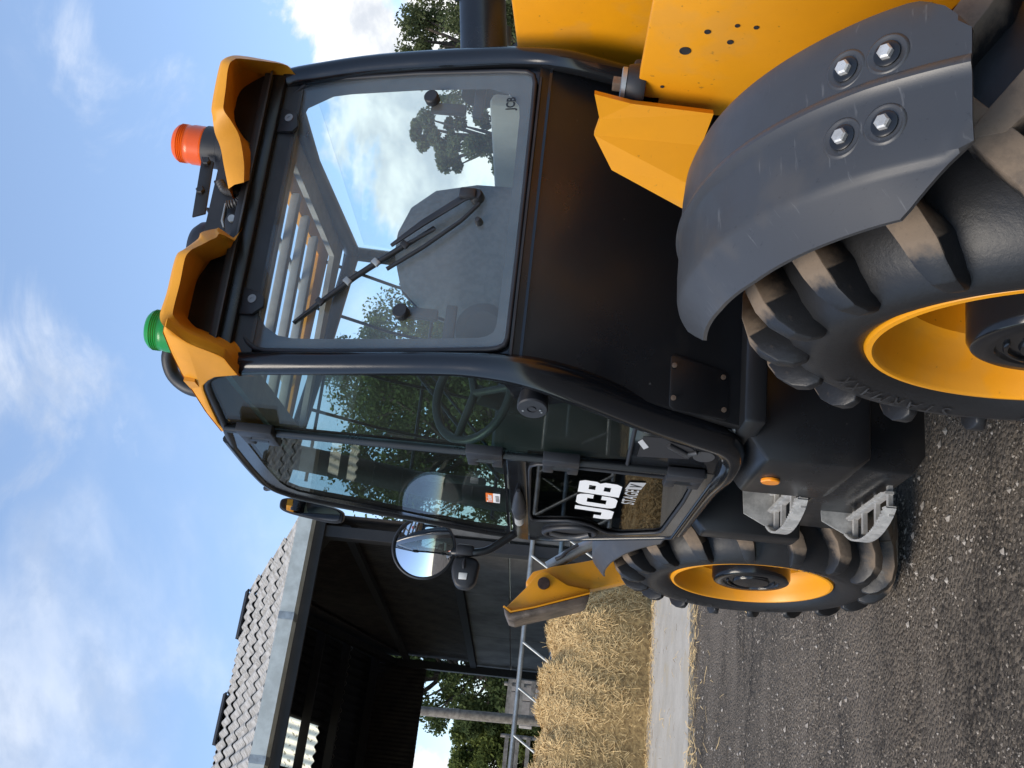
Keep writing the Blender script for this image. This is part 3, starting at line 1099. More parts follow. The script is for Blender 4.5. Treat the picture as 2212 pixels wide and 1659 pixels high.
# ------------------------------------------------------------------ trees
def tree(name, label, base, height, spread, leafm, leaves, clumps, seed, trunk_h=0.3, size=0.16, group=None, squash=1.0, gap=0.0):
    r = random.Random(seed)
    base = Vector(base)
    root = empty(name, tuple(base))
    tag(root, label, 'tree', group)
    tv = MB()
    top = base + Vector((r.uniform(-0.3, 0.3), r.uniform(-0.3, 0.3), height * 0.8))
    mid = base.lerp(top, 0.5) + Vector((r.uniform(-0.3, 0.3), r.uniform(-0.3, 0.3), 0))
    tr = height * 0.03
    path = smooth_path([base, mid, top], 6)
    tv.add(*tube_vf(path, [tr * (1.15 - 0.95 * i / (len(path) - 1)) for i in range(len(path))], 9))
    cl = []
    for i in range(clumps):
        t = r.random()
        z = height * (trunk_h + (1 - trunk_h) * (0.05 + 0.9 * t))
        prof = math.sin(math.pi * (0.12 + 0.80 * t)) ** 0.7
        an = r.random() * 6.283
        rad = spread * prof * (0.35 + 0.65 * math.sqrt(r.random()))
        c = base + Vector((math.cos(an) * rad, math.sin(an) * rad, z))
        cl.append((c, spread * r.uniform(0.16, 0.34)))
        if i % 2 == 0:
            j = path[min(len(path) - 1, max(2, int(len(path) * (0.25 + 0.6 * t * 0.9))))]
            m_ = j.lerp(c, 0.5) + Vector((0, 0, -0.1 * rad))
            tv.add(*tube_vf(smooth_path([j, m_, c], 3), [tr * 0.42, tr * 0.36, tr * 0.3, tr * 0.25, tr * 0.2, tr * 0.12, tr * 0.08], 6))
    tv.build('trunk', BARK, root, smooth=60, fix=False)
    v, f = [], []
    for _ in range(leaves):
        c, s = cl[r.randrange(len(cl))]
        d = Vector((r.gauss(0, 1), r.gauss(0, 1), r.gauss(0, 1))).normalized()
        p = c + Vector((d.x, d.y, d.z * 0.75 * squash)) * s * (r.random() ** 0.45)
        if gap and noise.noise(p * 0.9) < -gap:
            continue
        n_ = Vector((r.gauss(0, 1), r.gauss(0, 1), r.gauss(0.5, 1))).normalized()
        t_ = n_.cross(Vector((r.gauss(0, 1), r.gauss(0, 1), r.gauss(0, 1)))).normalized()
        b_ = n_.cross(t_)
        q = size * r.uniform(0.6, 1.35)
        n0 = len(v)
        v += [p - t_ * q * 0.5, p + b_ * q * 0.28, p + t_ * q * 0.5 + n_ * q * 0.1, p - b_ * q * 0.28]
        f.append((n0, n0 + 1, n0 + 2, n0 + 3))
    mk('crown', v, f, leafm, root, fix=False)
    return root


# through the barn
tree('leafy_tree', 'tall leafy tree behind the barn, above the block wall', BL(-2.9, 29), 8.5, 2.7, LEAF2, 42000, 110, 3, 0.05, 0.19, gap=0.25)
tree('leafy_tree', 'bushy green tree behind the barn beside the pole', BL(-0.2, 33), 4.9, 2.3, LEAF1, 42000, 110, 5, 0.02, 0.18)
tree('leafy_tree', 'low bushy tree at the far end behind the barn', BL(4.6, 40), 2.9, 4.0, LEAF2, 22000, 80, 6, 0.02, 0.22)
# to the right of the barn, seen through the cab and past it
tree('leafy_tree', 'loose pale green tree past the edge of the cab roof', (22.6, 30, 0), 8.3, 2.2, LEAF3, 40000, 70, 11, 0.12, 0.13, gap=0.22)
tree('leafy_tree', 'loose green tree seen through the rear window', (19.6, 31, 0), 7.6, 1.25, LEAF3, 34000, 60, 12, 0.3, 0.13, gap=0.22)
tree('leafy_tree', 'slim tree farther along the row behind the boom', (31, 36, 0), 9.5, 3.0, LEAF3, 26000, 60, 13, 0.15, 0.18, gap=0.22)
for i, (x, y, h, s, lm, lab) in enumerate((
        (9.4, 33, 8.8, 3.4, LEAF2, 'tall dark tree close to the barn gable, seen through the door glass'),
        (12.0, 36, 10.2, 3.8, LEAF2, 'broad dark tree seen through the side pane of the cab'),
        (14.6, 40, 10.0, 3.6, LEAF1, 'rounded tree seen through the cab behind the steering wheel'),
        )):
    tree('leafy_tree', lab, (x, y, 0), h, s, lm, 30000, 80, 30 + i, 0.12, 0.17, group='trees to the right of the barn', gap=0.20)
# field hedge that closes the horizon
hv_, hf_ = [], []
for _ in range(26000):
    an = rng.uniform(-2.6, 2.6)
    d = 62 + rng.uniform(-1.2, 1.2)
    p = Vector((math.sin(an) * d, math.cos(an) * d, rng.random() ** 0.8 * (2.2 + 0.9 * noise.noise(Vector((an * 14, 0, 0))))))
    t_ = Vector((rng.gauss(0, 1), rng.gauss(0, 1), rng.gauss(0, 1))).normalized()
    b_ = t_.cross(Vector((rng.gauss(0, 1), rng.gauss(0, 1), rng.gauss(0, 1)))).normalized()
    q = rng.uniform(0.4, 0.8)
    n0 = len(hv_)
    hv_ += [p - t_ * q * 0.5, p + b_ * q * 0.3, p + t_ * q * 0.5, p - b_ * q * 0.3]
    hf_.append((n0, n0 + 1, n0 + 2, n0 + 3))
hedge = mk('field_hedge', hv_, hf_, LEAF2, fix=False)
tag(hedge, 'far dark green hedge round the field', 'hedge', kind='stuff')

# ================================================================== TELEHANDLER
tele = empty('telehandler', (1.94, 3.15, 0))
tag(tele, 'yellow and black farm telehandler with glazed cab standing in the yard', 'telehandler')


def yA(y): return 0.90 - (y - 2.47) * 0.2093           # rear side pane, in plan
def yD(y): return 0.81 - (y - 2.9) * 0.01905            # door, in plan
def PA(y, z, off=0.0): return Vector((yA(y) - off, y, z))
def PD(y, z, off=0.0): return Vector((yD(y) - off, y, z))
def PRW(x, z, off=0.0): return Vector((x, 2.45 + 0.22 * (z - 1.63) - off, z))      # rear window plane, leaning forward
def PLOW(x, z, off=0.0): return Vector((x, 2.45 + 0.31 * (1.63 - z) - off, z))     # panel below it, tucked under


# ------------------------------------------------------------------ wheels
HALFW = 0.20
TP = [(0.018, 0.333), (-0.004, 0.350), (-0.020, 0.385), (-0.030, 0.43), (-0.026, 0.465), (-0.010, 0.500), (0.018, 0.526), (0.055, 0.545), (0.11, 0.556), (0.20, 0.560)]
BEAD, CROWN = 0.333, 0.636


def remap(r_, rt):
    return BEAD + (r_ - BEAD) * (rt - BEAD) / (CROWN - BEAD)


def tyre_mesh(rt):
    prof = [(a, remap(r_, rt)) for a, r_ in TP]
    prof += [(2 * HALFW - a, r_) for a, r_ in reversed(prof[:-1])]
    v, f = lathe_vf([(r_, a) for a, r_ in prof], (0, 0, 0), (1, 0, 0), 96, cap=False)
    return mesh_from('tyre', v, f, TYRE, smooth=60, fix=False)


# raised bead rings on the sidewall
RIM_P = [(-0.006, 0.327), (-0.008, 0.336), (0.004, 0.340), (0.02, 0.334), (0.02, 0.322), (0.004, 0.322)]
rim_prof = [(0.345, 0.030), (0.343, 0.002), (0.338, -0.007), (0.328, -0.008), (0.322, -0.002), (0.318, 0.03), (0.306, 0.055), (0.300, 0.085), (0.276, 0.105), (0.270, 0.16),
            (0.262, 0.185), (0.20, 0.20), (0.10, 0.20), (0.10, 0.215), (0.27, 0.215), (0.29, 0.30), (0.34, 0.40)]
rv_, rf_ = lathe_vf(rim_prof, (0, 0, 0), (1, 0, 0), 96, cap=False)
rim_me = mesh_from('rim', rv_, rf_, YEL, smooth=40, fix=False)
hub_prof = [(0.165, 0.22), (0.165, 0.018), (0.158, 0.004), (0.150, 0.0), (0.118, 0.0), (0.114, 0.006), (0.078, 0.006), (0.074, -0.002), (0.05, -0.004), (0.001, -0.004)]
hv2, hf2 = lathe_vf(hub_prof, (0, 0, 0), (1, 0, 0), 56, cap=False)
hub_me = mesh_from('hub', hv2, hf2, BLKG, smooth=35, fix=False)
rb = MB()
for a_lo, a_hi, rr_ in ((0.3, 1.6, 0.098), (2.4, 3.7, 0.098), (4.5, 5.8, 0.098), (0.8, 2.6, 0.055), (3.9, 5.7, 0.055)):
    rb.add(*tube_vf([(0.003, rr_ * math.cos(a_lo + (a_hi - a_lo) * k / 10), rr_ * math.sin(a_lo + (a_hi - a_lo) * k / 10)) for k in range(11)], [0.002] + [0.006] * 9 + [0.002], 6))
hubridge_me = mesh_from('hub_ridge', rb.v[:66], rb.f[:62], BLKG, smooth=60, fix=False)


def lug_mesh(mirror, rt):
    # stations along the bar: outer point, inner point, heading angle, half width
    st_ = [((0.262, 0.634), (0.262, 0.545), 20, 0.031), ((0.22, 0.636), (0.22, 0.545), 16, 0.035), ((0.12, 0.634), (0.12, 0.545), 7.5, 0.034), ((0.055, 0.625), (0.07, 0.53), 2.5, 0.033),
           ((0.010, 0.607), (0.05, 0.52), 0.2, 0.031), ((-0.020, 0.578), (0.03, 0.50), -0.6, 0.028), ((-0.040, 0.537), (0.01, 0.49), -1.2, 0.024), ((-0.044, 0.499), (-0.005, 0.475), -1.6, 0.019), ((-0.036, 0.468), (-0.02, 0.462), -1.8, 0.012)]
    v, f = [], []
    for (ao, ro), (ab, rb), ph, hw in st_:
        for (a_, r_), w in (((ab, rb), hw + 0.005), ((ao, ro), hw), ((ao, ro), -hw), ((ab, rb), -hw - 0.005)):
            an = R(ph) + w / 0.60
            aa = 2 * HALFW - a_ if mirror else a_
            v.append(Vector((aa, r_ * math.sin(an), r_ * math.cos(an))))
    n = len(st_)
    for i in range(n - 1):
        for k in range(4):
            k2 = (k + 1) % 4
            f.append((i * 4 + k, i * 4 + k2, (i + 1) * 4 + k2, (i + 1) * 4 + k))
    f += [(3, 2, 1, 0), tuple((n - 1) * 4 + k for k in range(4))]
    me = mesh_from('tread_lug', v, f, TYRE, smooth=35, bevel=0.0045, segs=2)
    at = me.attributes.new('dust', 'FLOAT', 'POINT')
    for i, p in enumerate(me.vertices):
        r_ = math.hypot(p.co.y, p.co.z)
        k_ = remap(r_, rt) / r_
        p.co.y *= k_
        p.co.z *= k_
        at.data[i].value = 0.84 if r_ > 0.600 else (0.12 if r_ > 0.57 else 0.0)
    return me




def bent_text(text, r_mid, size, start_deg, rt, spacing=1.0, offset=0.0):
    """raised lettering running round the sidewall, readable from outside"""
    v, f = font_mesh(text, size, offset, 0.0, 0.0, spacing)
    xs_ = [p.x for p in v]
    x0, x1 = min(xs_), max(xs_)
    out = []
    for p in v:
        s = (p.x - (x0 + x1) / 2) / r_mid
        rr = r_mid - size * 0.35 + p.y
        r3 = remap(rr, rt)
        an = R(start_deg) - s                       # seen from the left, reading runs against +angle
        aa = -0.0335 if rr > 0.42 else -0.0335 + (0.42 - rr) * 0.30
        out.append(Vector((aa, r3 * math.sin(an), r3 * math.cos(an))))
    return mesh_from('lettering', out, f, TYRETXT, fix=False)




def tyre_set(rt):
    return (tyre_mesh(rt), (lug_mesh(False, rt), lug_mesh(True, rt)),
            (bent_text('STARMAXX', 0.415, 0.055, 62, rt, 1.35), bent_text('JCB', 0.425, 0.04, 112, rt, 1.1), bent_text('STARMAXX', 0.415, 0.055, 242, rt, 1.35)))


REAR_SET, FRONT_SET = tyre_set(0.578), tyre_set(0.604)


def wheel(name, loc, rz, phase, label, tset):
    tyre_me, lugs, texts = tset
    w = empty(name, loc, rz, tele)
    w['label'] = label
    for nm, me in (('tyre', tyre_me), ('rim', rim_me), ('hub', hub_me)):
        link(bpy.data.objects.new(nm, me), w, True)
    for me in texts:
        o = link(bpy.data.objects.new('lettering', me), w, True)
        o.rotation_euler = (R(-phase), 0, 0)
    for k in range(18):
        for s_ in (0, 1):
            o = link(bpy.data.objects.new('tread_lug', lugs[s_]), w, True)
            o.rotation_euler = (-R(phase + k * 20 + s_ * 10), 0, 0)
    for k in range(3):
        o = link(bpy.data.objects.new('hub_ridge', hubridge_me), w, True)
        o.rotation_euler = (R(phase + 120 * k), 0, 0)
    return w


RC, FC = Vector((0.79, 1.782, 0.606)), Vector((0.79, 4.535, 0.606))
SR, SF = -0.087, 0.073
wheel('wheel', (0.775, 1.745, 0.608), -0.086, -4.5, 'rear wheel under the larger grey mudguard', REAR_SET)
wheel('wheel', tuple(FC), SF, 3, 'front wheel beside the steps', FRONT_SET)
wheel('wheel', (3.105, 1.745, 0.608), math.pi + 0.06, 2, 'rear wheel on the far side', REAR_SET)
wheel('wheel', (3.09, 4.535, 0.606), math.pi - 0.05, 8, 'front wheel on the far side', FRONT_SET)


# ------------------------------------------------------------------ mudguards
def mudguard(name, centre, steer, label):
    M = Matrix.Translation(centre) @ Matrix.Rotation(steer, 4, 'Z')
    sec = [(0.305, 0.694), (0.29, 0.699), (0.25, 0.702), (0.205, 0.703), (0.194, 0.704), (0.186, 0.7095), (0.178, 0.7105), (0.168, 0.704), (0.158, 0.703), (0.10, 0.703), (0.060, 0.701), (0.052, 0.699), (0.046, 0.695), (0.040, 0.0), (0.012, 0.0), (-0.009, 0.0), (-0.014, 0.0)]
    ts = [i / 56 for i in range(57)]
    phs = ts
    bolts = [(0.228, -42.8), (0.228, -48.0), (0.120, -42.6), (0.120, -47.8)]

    def crown_r(ph):
        return 0.686 + 0.026 * min(1, max(0, (-ph - 8) / 38))

    def skirt(a_, ph):
        drop = 0.048 if ph > -22 else (0.048 - (-22 - ph) / 33 * 0.036)
        t_ = (0.048 - a_) / 0.06
        return crown_r(ph) - 0.004 - drop * t_

    outer, inner = [], []
    for t in ts:
        co, ci = [], []
        for j, (a_, r_) in enumerate(sec):
            ph = -57 + (57 + 9 + min(0.07, a_ + 0.014) * 190) * t
            lim = -0.014 if ph > -49 else -0.014 + (-49 - ph) / 8 * 0.085
            lim_in = 0.305 if ph > -50 else 0.305 - ((-50 - ph) / 7) ** 2 * 0.07
            r_ = skirt(a_, ph) if a_ < 0.045 else r_ - 0.700 + crown_r(ph)
            aa = min(max(a_, lim), lim_in)
            if aa > a_:                                     # trimmed rear corner
                r_ = skirt(aa, ph) if aa < 0.045 else crown_r(ph) - 0.005
            rr = r_
            an = R(ph)
            for lst, off in ((co, 0), (ci, -0.007)):
                lst.append(M @ Vector((aa, (rr + off) * math.sin(an), (rr + off) * math.cos(an))))
        outer.append(co)
        inner.append(ci)
    m_, n_ = len(sec), len(phs)
    v = [p for c in outer for p in c] + [p for c in inner for p in c]
    o_ = m_ * n_
    f = []
    for i in range(n_ - 1):
        for j in range(m_ - 1):
            q = (i * m_ + j, i * m_ + j + 1, (i + 1) * m_ + j + 1, (i + 1) * m_ + j)
            f += [q, tuple(o_ + k for k in reversed(q))]
        f += [(i * m_, (i + 1) * m_, o_ + (i + 1) * m_, o_ + i * m_), ((i + 1) * m_ - 1, o_ + (i + 1) * m_ - 1, o_ + (i + 2) * m_ - 1, (i + 2) * m_ - 1)]
    for i in (0, n_ - 1):
        for j in range(m_ - 1):
            f.append((i * m_ + j, i * m_ + j + 1, o_ + i * m_ + j + 1, o_ + i * m_ + j))
    g = mk(name, v, f, GUARD, tele, smooth=28)
    g['label'] = label
    for ba, bp_ in bolts:
        an = R(bp_)
        n3 = (M.to_3x3() @ Vector((0, math.sin(an), math.cos(an)))).normalized()
        rb_ = crown_r(bp_) + 0.0005
        p = M @ Vector((ba, rb_ * math.sin(an), rb_ * math.cos(an)))
        lathe('bolt_boss', [(0.033, 0.000), (0.031, 0.003), (0.0285, 0.0042), (0.026, 0.0035), (0.0235, 0.002), (0.0, 0.002)], p, n3, GUARD, g, n=28)
        lathe('washer', [(0.0195, 0.001), (0.0195, 0.005), (0.017, 0.0065), (0.0, 0.0065)], p, n3, BLK, g, n=20)
        lathe('bolt', [(0.0115, 0.004), (0.0115, 0.013), (0.009, 0.0155), (0.0, 0.0155)], p, n3, STEEL, g, n=6, smooth=None)
    return g


mudguard('mudguard', RC, SR, 'large grey mudguard over the rear wheel with four steel bolts')
mudguard('mudguard', FC, SF, 'grey mudguard over the front wheel')

# ------------------------------------------------------------------ chassis
ch = box('chassis', (2.02, 3.2, 0.72), (0.9, 4.2, 0.42), BLK, tele, bevel=0.02)
box('axle', (1.94, 1.782, 0.606), (1.7, 0.22, 0.24), BLK, tele, bevel=0.03)
box('axle', (1.94, 4.535, 0.606), (1.7, 0.22, 0.24), BLK, tele, bevel=0.03)
# yellow side plate behind the rear wheel, with drilled holes
XP = 1.45
arch = [(1.66 - 0.45 * math.cos(t), 0.36 + 0.45 * math.sin(t)) for t in (math.pi * k / 10 for k in range(2, 9))]
plate_loop = [(2.11, 1.386), (1.72, 1.382), (1.2, 1.37), (0.92, 1.30), (0.90, 0.80)] + [(1.20, 0.72), (1.40, 0.80), (1.60, 0.775), (1.70, 0.805), (1.85, 0.85), (2.0, 0.95), (2.11, 1.0)]
sp = prism('side_plate', [(XP, y, z) for y, z in plate_loop], (0.03, 0, 0), YEL, tele, bevel=0.004)
for y, z, r_ in ((1.881, 1.298, 0.010), (1.814, 1.261, 0.0055), (1.788, 1.204, 0.0042), (1.789, 1.165, 0.0045), (1.841, 1.209, 0.0055), (2.013, 1.331, 0.0036)):
    lathe('drilled_hole', [(r_ * 1.25, 0.0), (r_ * 1.25, -0.0012), (r_, -0.0016), (r_ * 0.92, -0.0006), (0.0, -0.0006)], (XP - 0.0005, y, z), (1, 0, 0), ROOFIN, sp, n=18)
lathe('plate_bolt', [(0.011, 0.0), (0.011, -0.008), (0.0, -0.009)], (XP - 0.001, 2.098, 1.352), (1, 0, 0), WORN, sp, n=6, smooth=None)
box('engine_cover', (2.25, 1.50, 1.06), (1.52, 1.16, 0.60), YEL, tele, bevel=0.02)
box('counterweight', (2.2, 0.80, 0.95), (1.35, 0.26, 0.6), BLK, tele, bevel=0.05)
box('axle_guard_panel', (1.53, 1.30, 0.55), (0.05, 0.9, 0.46), BLK, tele, bevel=0.01)
box('hose_fitting', (1.44, 1.742, 0.743), (0.014, 0.014, 0.022), BRASS, tele, bevel=0.002)
tube('brake_hose', smooth_path([(1.44, 1.745, 0.735), (1.43, 1.77, 0.66), (1.45, 1.80, 0.56)], 4), 0.006, CABLE, tele, n=8)
# folded yellow bracket in front of the plate
fl = [Vector(p) for p in ((1.395, 1.985, 1.482), (1.395, 2.01, 1.395), (1.40, 2.03, 1.21), (1.36, 2.10, 1.225), (1.365, 2.035, 1.465), (1.345, 2.07, 1.474), (1.30, 2.14, 1.425), (1.29, 2.16, 1.24), (1.26, 2.23, 1.235))]
a0_, a1_, a2_, b2_, b0_, c0_, d0_, d2_, e2_ = fl
bm_v = [a0_, a1_, a2_, b2_, b0_, c0_, d0_, d2_, e2_]
thick = Vector((0.02, 0.014, 0))
fv = bm_v + [p + thick for p in bm_v]
ff = [(0, 1, 2, 3, 4), (4, 3, 7, 6, 5), (6, 7, 8), (13, 12, 11, 10, 9), (14, 15, 16, 12, 13), (17, 16, 15)]
rimseq = [0, 1, 2, 3, 7, 8, 6, 5, 4]
for i in range(len(rimseq)):
    a_, b_ = rimseq[i], rimseq[(i + 1) % len(rimseq)]
    ff.append((a_, b_, b_ + 9, a_ + 9))
br = mk('folded_bracket', fv, ff, YEL, tele, bevel=0.0)
# black pivot block with its bolt, between bracket and cab
box('pivot_block', (1.50, 2.13, 1.36), (0.10, 0.16, 0.07), PLAS, tele, bevel=0.008)
lathe('pivot_washer', [(0.040, 0.0), (0.040, 0.010), (0.036, 0.012), (0.0, 0.012)], (1.465, 2.04, 1.412), (0.05, 0, 1), GALV, tele, n=24)
lathe('pivot_bolt', [(0.018, 0.0), (0.018, 0.03), (0.0, 0.031)], (1.465, 2.04, 1.412), (0.05, 0, 1), WORN, tele, n=6, smooth=None)
lathe('pivot_cushion', [(0.046, 0.0), (0.050, 0.012), (0.046, 0.035), (0.044, 0.042)], (1.465, 2.04, 1.368), (0.05, 0, 1), PLAS, tele, n=28)

# ------------------------------------------------------------------ boom, hose tube
bsl = -0.075
def boom_loop(y): z = 1.73 + (y - 2.33) * bsl; return [(1.92, y, z), (2.34, y, z), (2.34, y, z - 0.44), (1.92, y, z - 0.44)]
v, f = loft_vf([[Vector(p) for p in boom_loop(1.35)] + [Vector(boom_loop(1.35)[0])], [Vector(p) for p in boom_loop(5.75)] + [Vector(boom_loop(5.75)[0])]])
f += [(0, 1, 2, 3), (8, 7, 6, 5)]
mk('boom', v, f, YEL, tele, bevel=0.012, smooth=40)
prism('boom_tower', [(1.86, 1.2, 1.0), (1.86, 1.25, 1.72), (1.86, 1.55, 1.80), (1.86, 1.85, 1.70), (1.86, 2.05, 1.0)], (0.03, 0, 0), YEL, tele, bevel=0.004)
lathe('boom_pivot_pin', [(0.06, 0), (0.06, 0.55), (0, 0.55)], (1.83, 1.55, 1.60), (1, 0, 0), STEEL, tele, n=24)
tube('exhaust_tube', [(1.90, 2.75, 1.812), (2.3, 2.75, 1.868), (2.9, 2.75, 1.95)], 0.074, BLK, tele, n=28)
box('exhaust_clamp', (2.262, 2.735, 1.925), (0.03, 0.05, 0.06), BLK, tele, bevel=0.004)
tube('boom_hose', smooth_path([(2.02, 2.64, 1.70), (2.03, 2.70, 1.74), (2.08, 2.76, 1.765), (2.2, 2.82, 1.78)], 5), 0.016, CABLE, tele)

# ------------------------------------------------------------------ front stabiliser
arm = [(0.828, 1.583), (0.85, 1.572), (0.888, 1.549), (0.927, 1.44), (0.958, 1.321), (1.005, 1.156), (1.25, 0.80), (1.1, 0.72), (0.93, 0.95), (0.878, 1.09), (0.825, 1.254), (0.795, 1.363), (0.788, 1.474), (0.80, 1.56)]
sa = prism('stabiliser_arm', [(x, 5.42, z) for x, z in arm], (0, 0.12, 0), YEL, tele, bevel=0.006)
padl = [(0.796, 1.575), (0.835, 1.552), (0.871, 1.525), (0.886, 1.495), (0.877, 1.465), (0.85, 1.415), (0.827, 1.368), (0.82, 1.31), (0.816, 1.252), (0.784, 1.254), (0.700, 1.49), (0.655, 1.637), (0.678, 1.675), (0.73, 1.63)]
sp2 = empty('stabiliser_foot', (0.76, 5.4, 1.5), 0, tele)
prism('foot_cheek', [(x, 5.365, z) for x, z in padl], (0, 0.03, 0), YEL, sp2, bevel=0.003)
prism('foot_cheek', [(x, 5.565, z) for x, z in padl], (0, 0.03, 0), YEL, sp2, bevel=0.003)
shoe = [(0.681, 1.681), (0.655, 1.643), (0.690, 1.525), (0.788, 1.254), (0.745, 1.262), (0.73, 1.29), (0.639, 1.562), (0.618, 1.619), (0.625, 1.652)]
prism('foot_shoe', [(x, 5.33, z) for x, z in shoe], (0, 0.30, 0), WORN, sp2, bevel=0.005)
lipl = [(0.683, 1.683), (0.657, 1.643), (0.692, 1.525), (0.790, 1.254), (0.797, 1.254), (0.699, 1.527), (0.666, 1.640), (0.689, 1.678)]
prism('foot_lip', [(x, 5.328, z) for x, z in lipl], (0, 0.04, 0), YEL, sp2)
lathe('pivot_pin', [(0.029, 0), (0.031, 0.004), (0.031, 0.30), (0, 0.30)], (0.823, 5.345, 1.490), (0, 1, 0), RUST, tele, n=24)
tube('stabiliser_ram', [(0.925, 5.47, 1.475), (1.03, 5.47, 1.33), (1.2, 5.47, 1.02)], 0.032, GALV, tele)
tube('ram_hose', smooth_path([(0.965, 5.43, 1.44), (0.98, 5.42, 1.41), (1.01, 5.42, 1.385), (1.05, 5.42, 1.33)], 4), 0.01, CABLE, tele, n=8)

# ------------------------------------------------------------------ tank box, step well, steps
bx = [(1.20, 1.00), (0.885, 1.00), (0.80, 0.935), (0.80, 0.70), (0.83, 0.655), (1.20, 0.655)]
tb = prism('tank_box', [(x, 2.70, z) for x, z in bx], (0, 0.36, 0), BLK, tele, bevel=0.012, smooth=30)
lathe('side_reflector', [(0.027, 0.0), (0.027, -0.006), (0.024, -0.009), (0.0, -0.0095)], (0.7985, 2.89, 0.882), (1, 0, 0), REFL, tb, n=28)
bx2 = [(1.15, 0.66), (0.87, 0.66), (0.87, 0.46), (0.93, 0.42), (1.15, 0.42)]
prism('tank', [(x, 2.95, z) for x, z in bx2], (0, 0.78, 0), BLK, tele, bevel=0.01)
prism('step_box', [(x, 3.70, z) for x, z in [(1.1, 0.985), (0.87, 0.985), (0.815, 0.94), (0.815, 0.60), (1.1, 0.60)]], (0, 0.12, 0), BLK, tele, bevel=0.01)
box('step_well_panel', (1.02, 3.38, 0.72), (0.02, 0.68, 0.62), BLK, tele, bevel=0.003)
lathe('well_bolt', [(0.018, 0), (0.018, -0.015), (0.012, -0.02), (0, -0.02)], (1.0, 3.58, 0.945), (1, 0, 0), STEEL, tele, n=16)


def step(zs, label):
    s_ = empty('step', (0.88, 3.27, zs), 0, tele)
    s_['label'] = label
    y0_, y1_ = 3.06, 3.47
    cur = []
    for k in range(15):
        t = k / 14
        cur.append(Vector((0.795 - 0.055 * math.sin(math.pi * min(1, t * 1.02)) ** 0.7, y0_ + (y1_ - y0_) * t, zs)))
    # curved nosing strip
    v, f = loft_vf([[p + Vector((0, 0, 0.008)) for p in cur], [p - Vector((0, 0, 0.022)) for p in cur]])
    v2, f2 = loft_vf([[p + Vector((0.006, 0, -0.022)) for p in cur], [p + Vector((0.006, 0, 0.008)) for p in cur]])
    mb_ = MB(); mb_.add(v, f); mb_.add(v2, f2)
    for k in range(14):                            # tops of the strip
        a_, b_ = cur[k], cur[k + 1]
        mb_.add([a_ + Vector((0, 0, 0.008)), b_ + Vector((0, 0, 0.008)), b_ + Vector((0.006, 0, 0.008)), a_ + Vector((0.006, 0, 0.008))], [(0, 1, 2, 3)])
    mb_.build('nosing', STEEL, s_, fix=False)
    def saw(pts):
        teeth = MB()
        for a_, b_ in zip(pts, pts[1:]):
            m_ = a_.lerp(b_, 0.5)
            off = Vector((0.006, 0, 0))
            q = [a_, b_, m_ + Vector((0, 0, 0.011))]
            teeth.add(q + [p + off for p in q], [(0, 1, 2), (5, 4, 3), (0, 2, 5, 3), (1, 4, 5, 2)])
        teeth.build('grip_teeth', STEEL, s_, fix=True)
    saw(resample([p + Vector((0, 0, 0.008)) for p in cur], 30))
    for xx in (0.845, 0.905):
        box('tread_bar', (xx, (y0_ + y1_) / 2, zs - 0.006), (0.008, y1_ - y0_ - 0.02, 0.026), STEEL, s_, bevel=0)
        saw([Vector((xx - 0.003, y0_ + 0.02 + (y1_ - y0_ - 0.04) * i / 26, zs + 0.007)) for i in range(27)])
    for yy in (y0_ + 0.03, y0_ + 0.15, y0_ + 0.28, y1_ - 0.03):
        box('cross_bar', (0.875, yy, zs - 0.012), (0.20, 0.02, 0.014), STEEL, s_, bevel=0)
    prism('end_plate', [(0.985, y1_, zs + 0.10), (0.985, y1_, zs - 0.03), (0.80, y1_, zs - 0.025), (0.80, y1_, zs + 0.02), (0.835, y1_, zs + 0.09)], (0, 0.006, 0), STEEL, s_)
    return s_


step(0.755, 'upper serrated steel step')
step(0.495, 'lower serrated steel step')

# ------------------------------------------------------------------ cab body
cab = mk('cab_panel', *prism_vf([PLOW(0.905, 1.635), PLOW(1.815, 1.635), PLOW(1.815, 0.985), PLOW(0.865, 0.985)], (0, 0.04, 0)), BLK, tele, bevel=0.006, smooth=40)
tube('panel_seam', [PLOW(0.91, 1.628, 0.003), PLOW(1.76, 1.629, 0.003)], 0.0035, PLAS, cab, n=6)
prism('service_hatch', [PLOW(x, z, 0.004) for x, z in ((1.03, 1.205), (1.02, 1.215), (0.885, 1.213), (0.875, 1.2), (0.875, 1.06), (0.885, 1.05), (1.0, 1.052), (1.01, 1.06))], (0, 0.012, 0), BLK, cab, bevel=0.002)
for x, z in ((0.995, 1.205), (0.905, 1.203), (0.99, 1.07), (0.90, 1.065)):
    lathe('hatch_screw', [(0.007, 0), (0.007, -0.004), (0, -0.0045)], PLOW(x, z, 0.008), (0, 1, 0), WORN, cab, n=10)
box('cab_floor', (1.33, 3.2, 0.99), (0.94, 1.25, 0.06), BLK, tele, bevel=0.01)
box('cab_wall', (1.83, 3.15, 1.30), (0.04, 1.35, 0.62), BLK, tele, bevel=0.01)
lathe('cab_mount', [(0.052, 0), (0.055, 0.01), (0.05, 0.03), (0.055, 0.05), (0.052, 0.06)], (0.915, 2.73, 0.985), (0, 0, 1), PLAS, tele, n=28)
lathe('hose_clamp', [(0.056, 0.024), (0.058, 0.026), (0.058, 0.042), (0.056, 0.044)], (0.915, 2.73, 0.985), (0, 0, 1), STEEL, tele, n=28, cap=False)

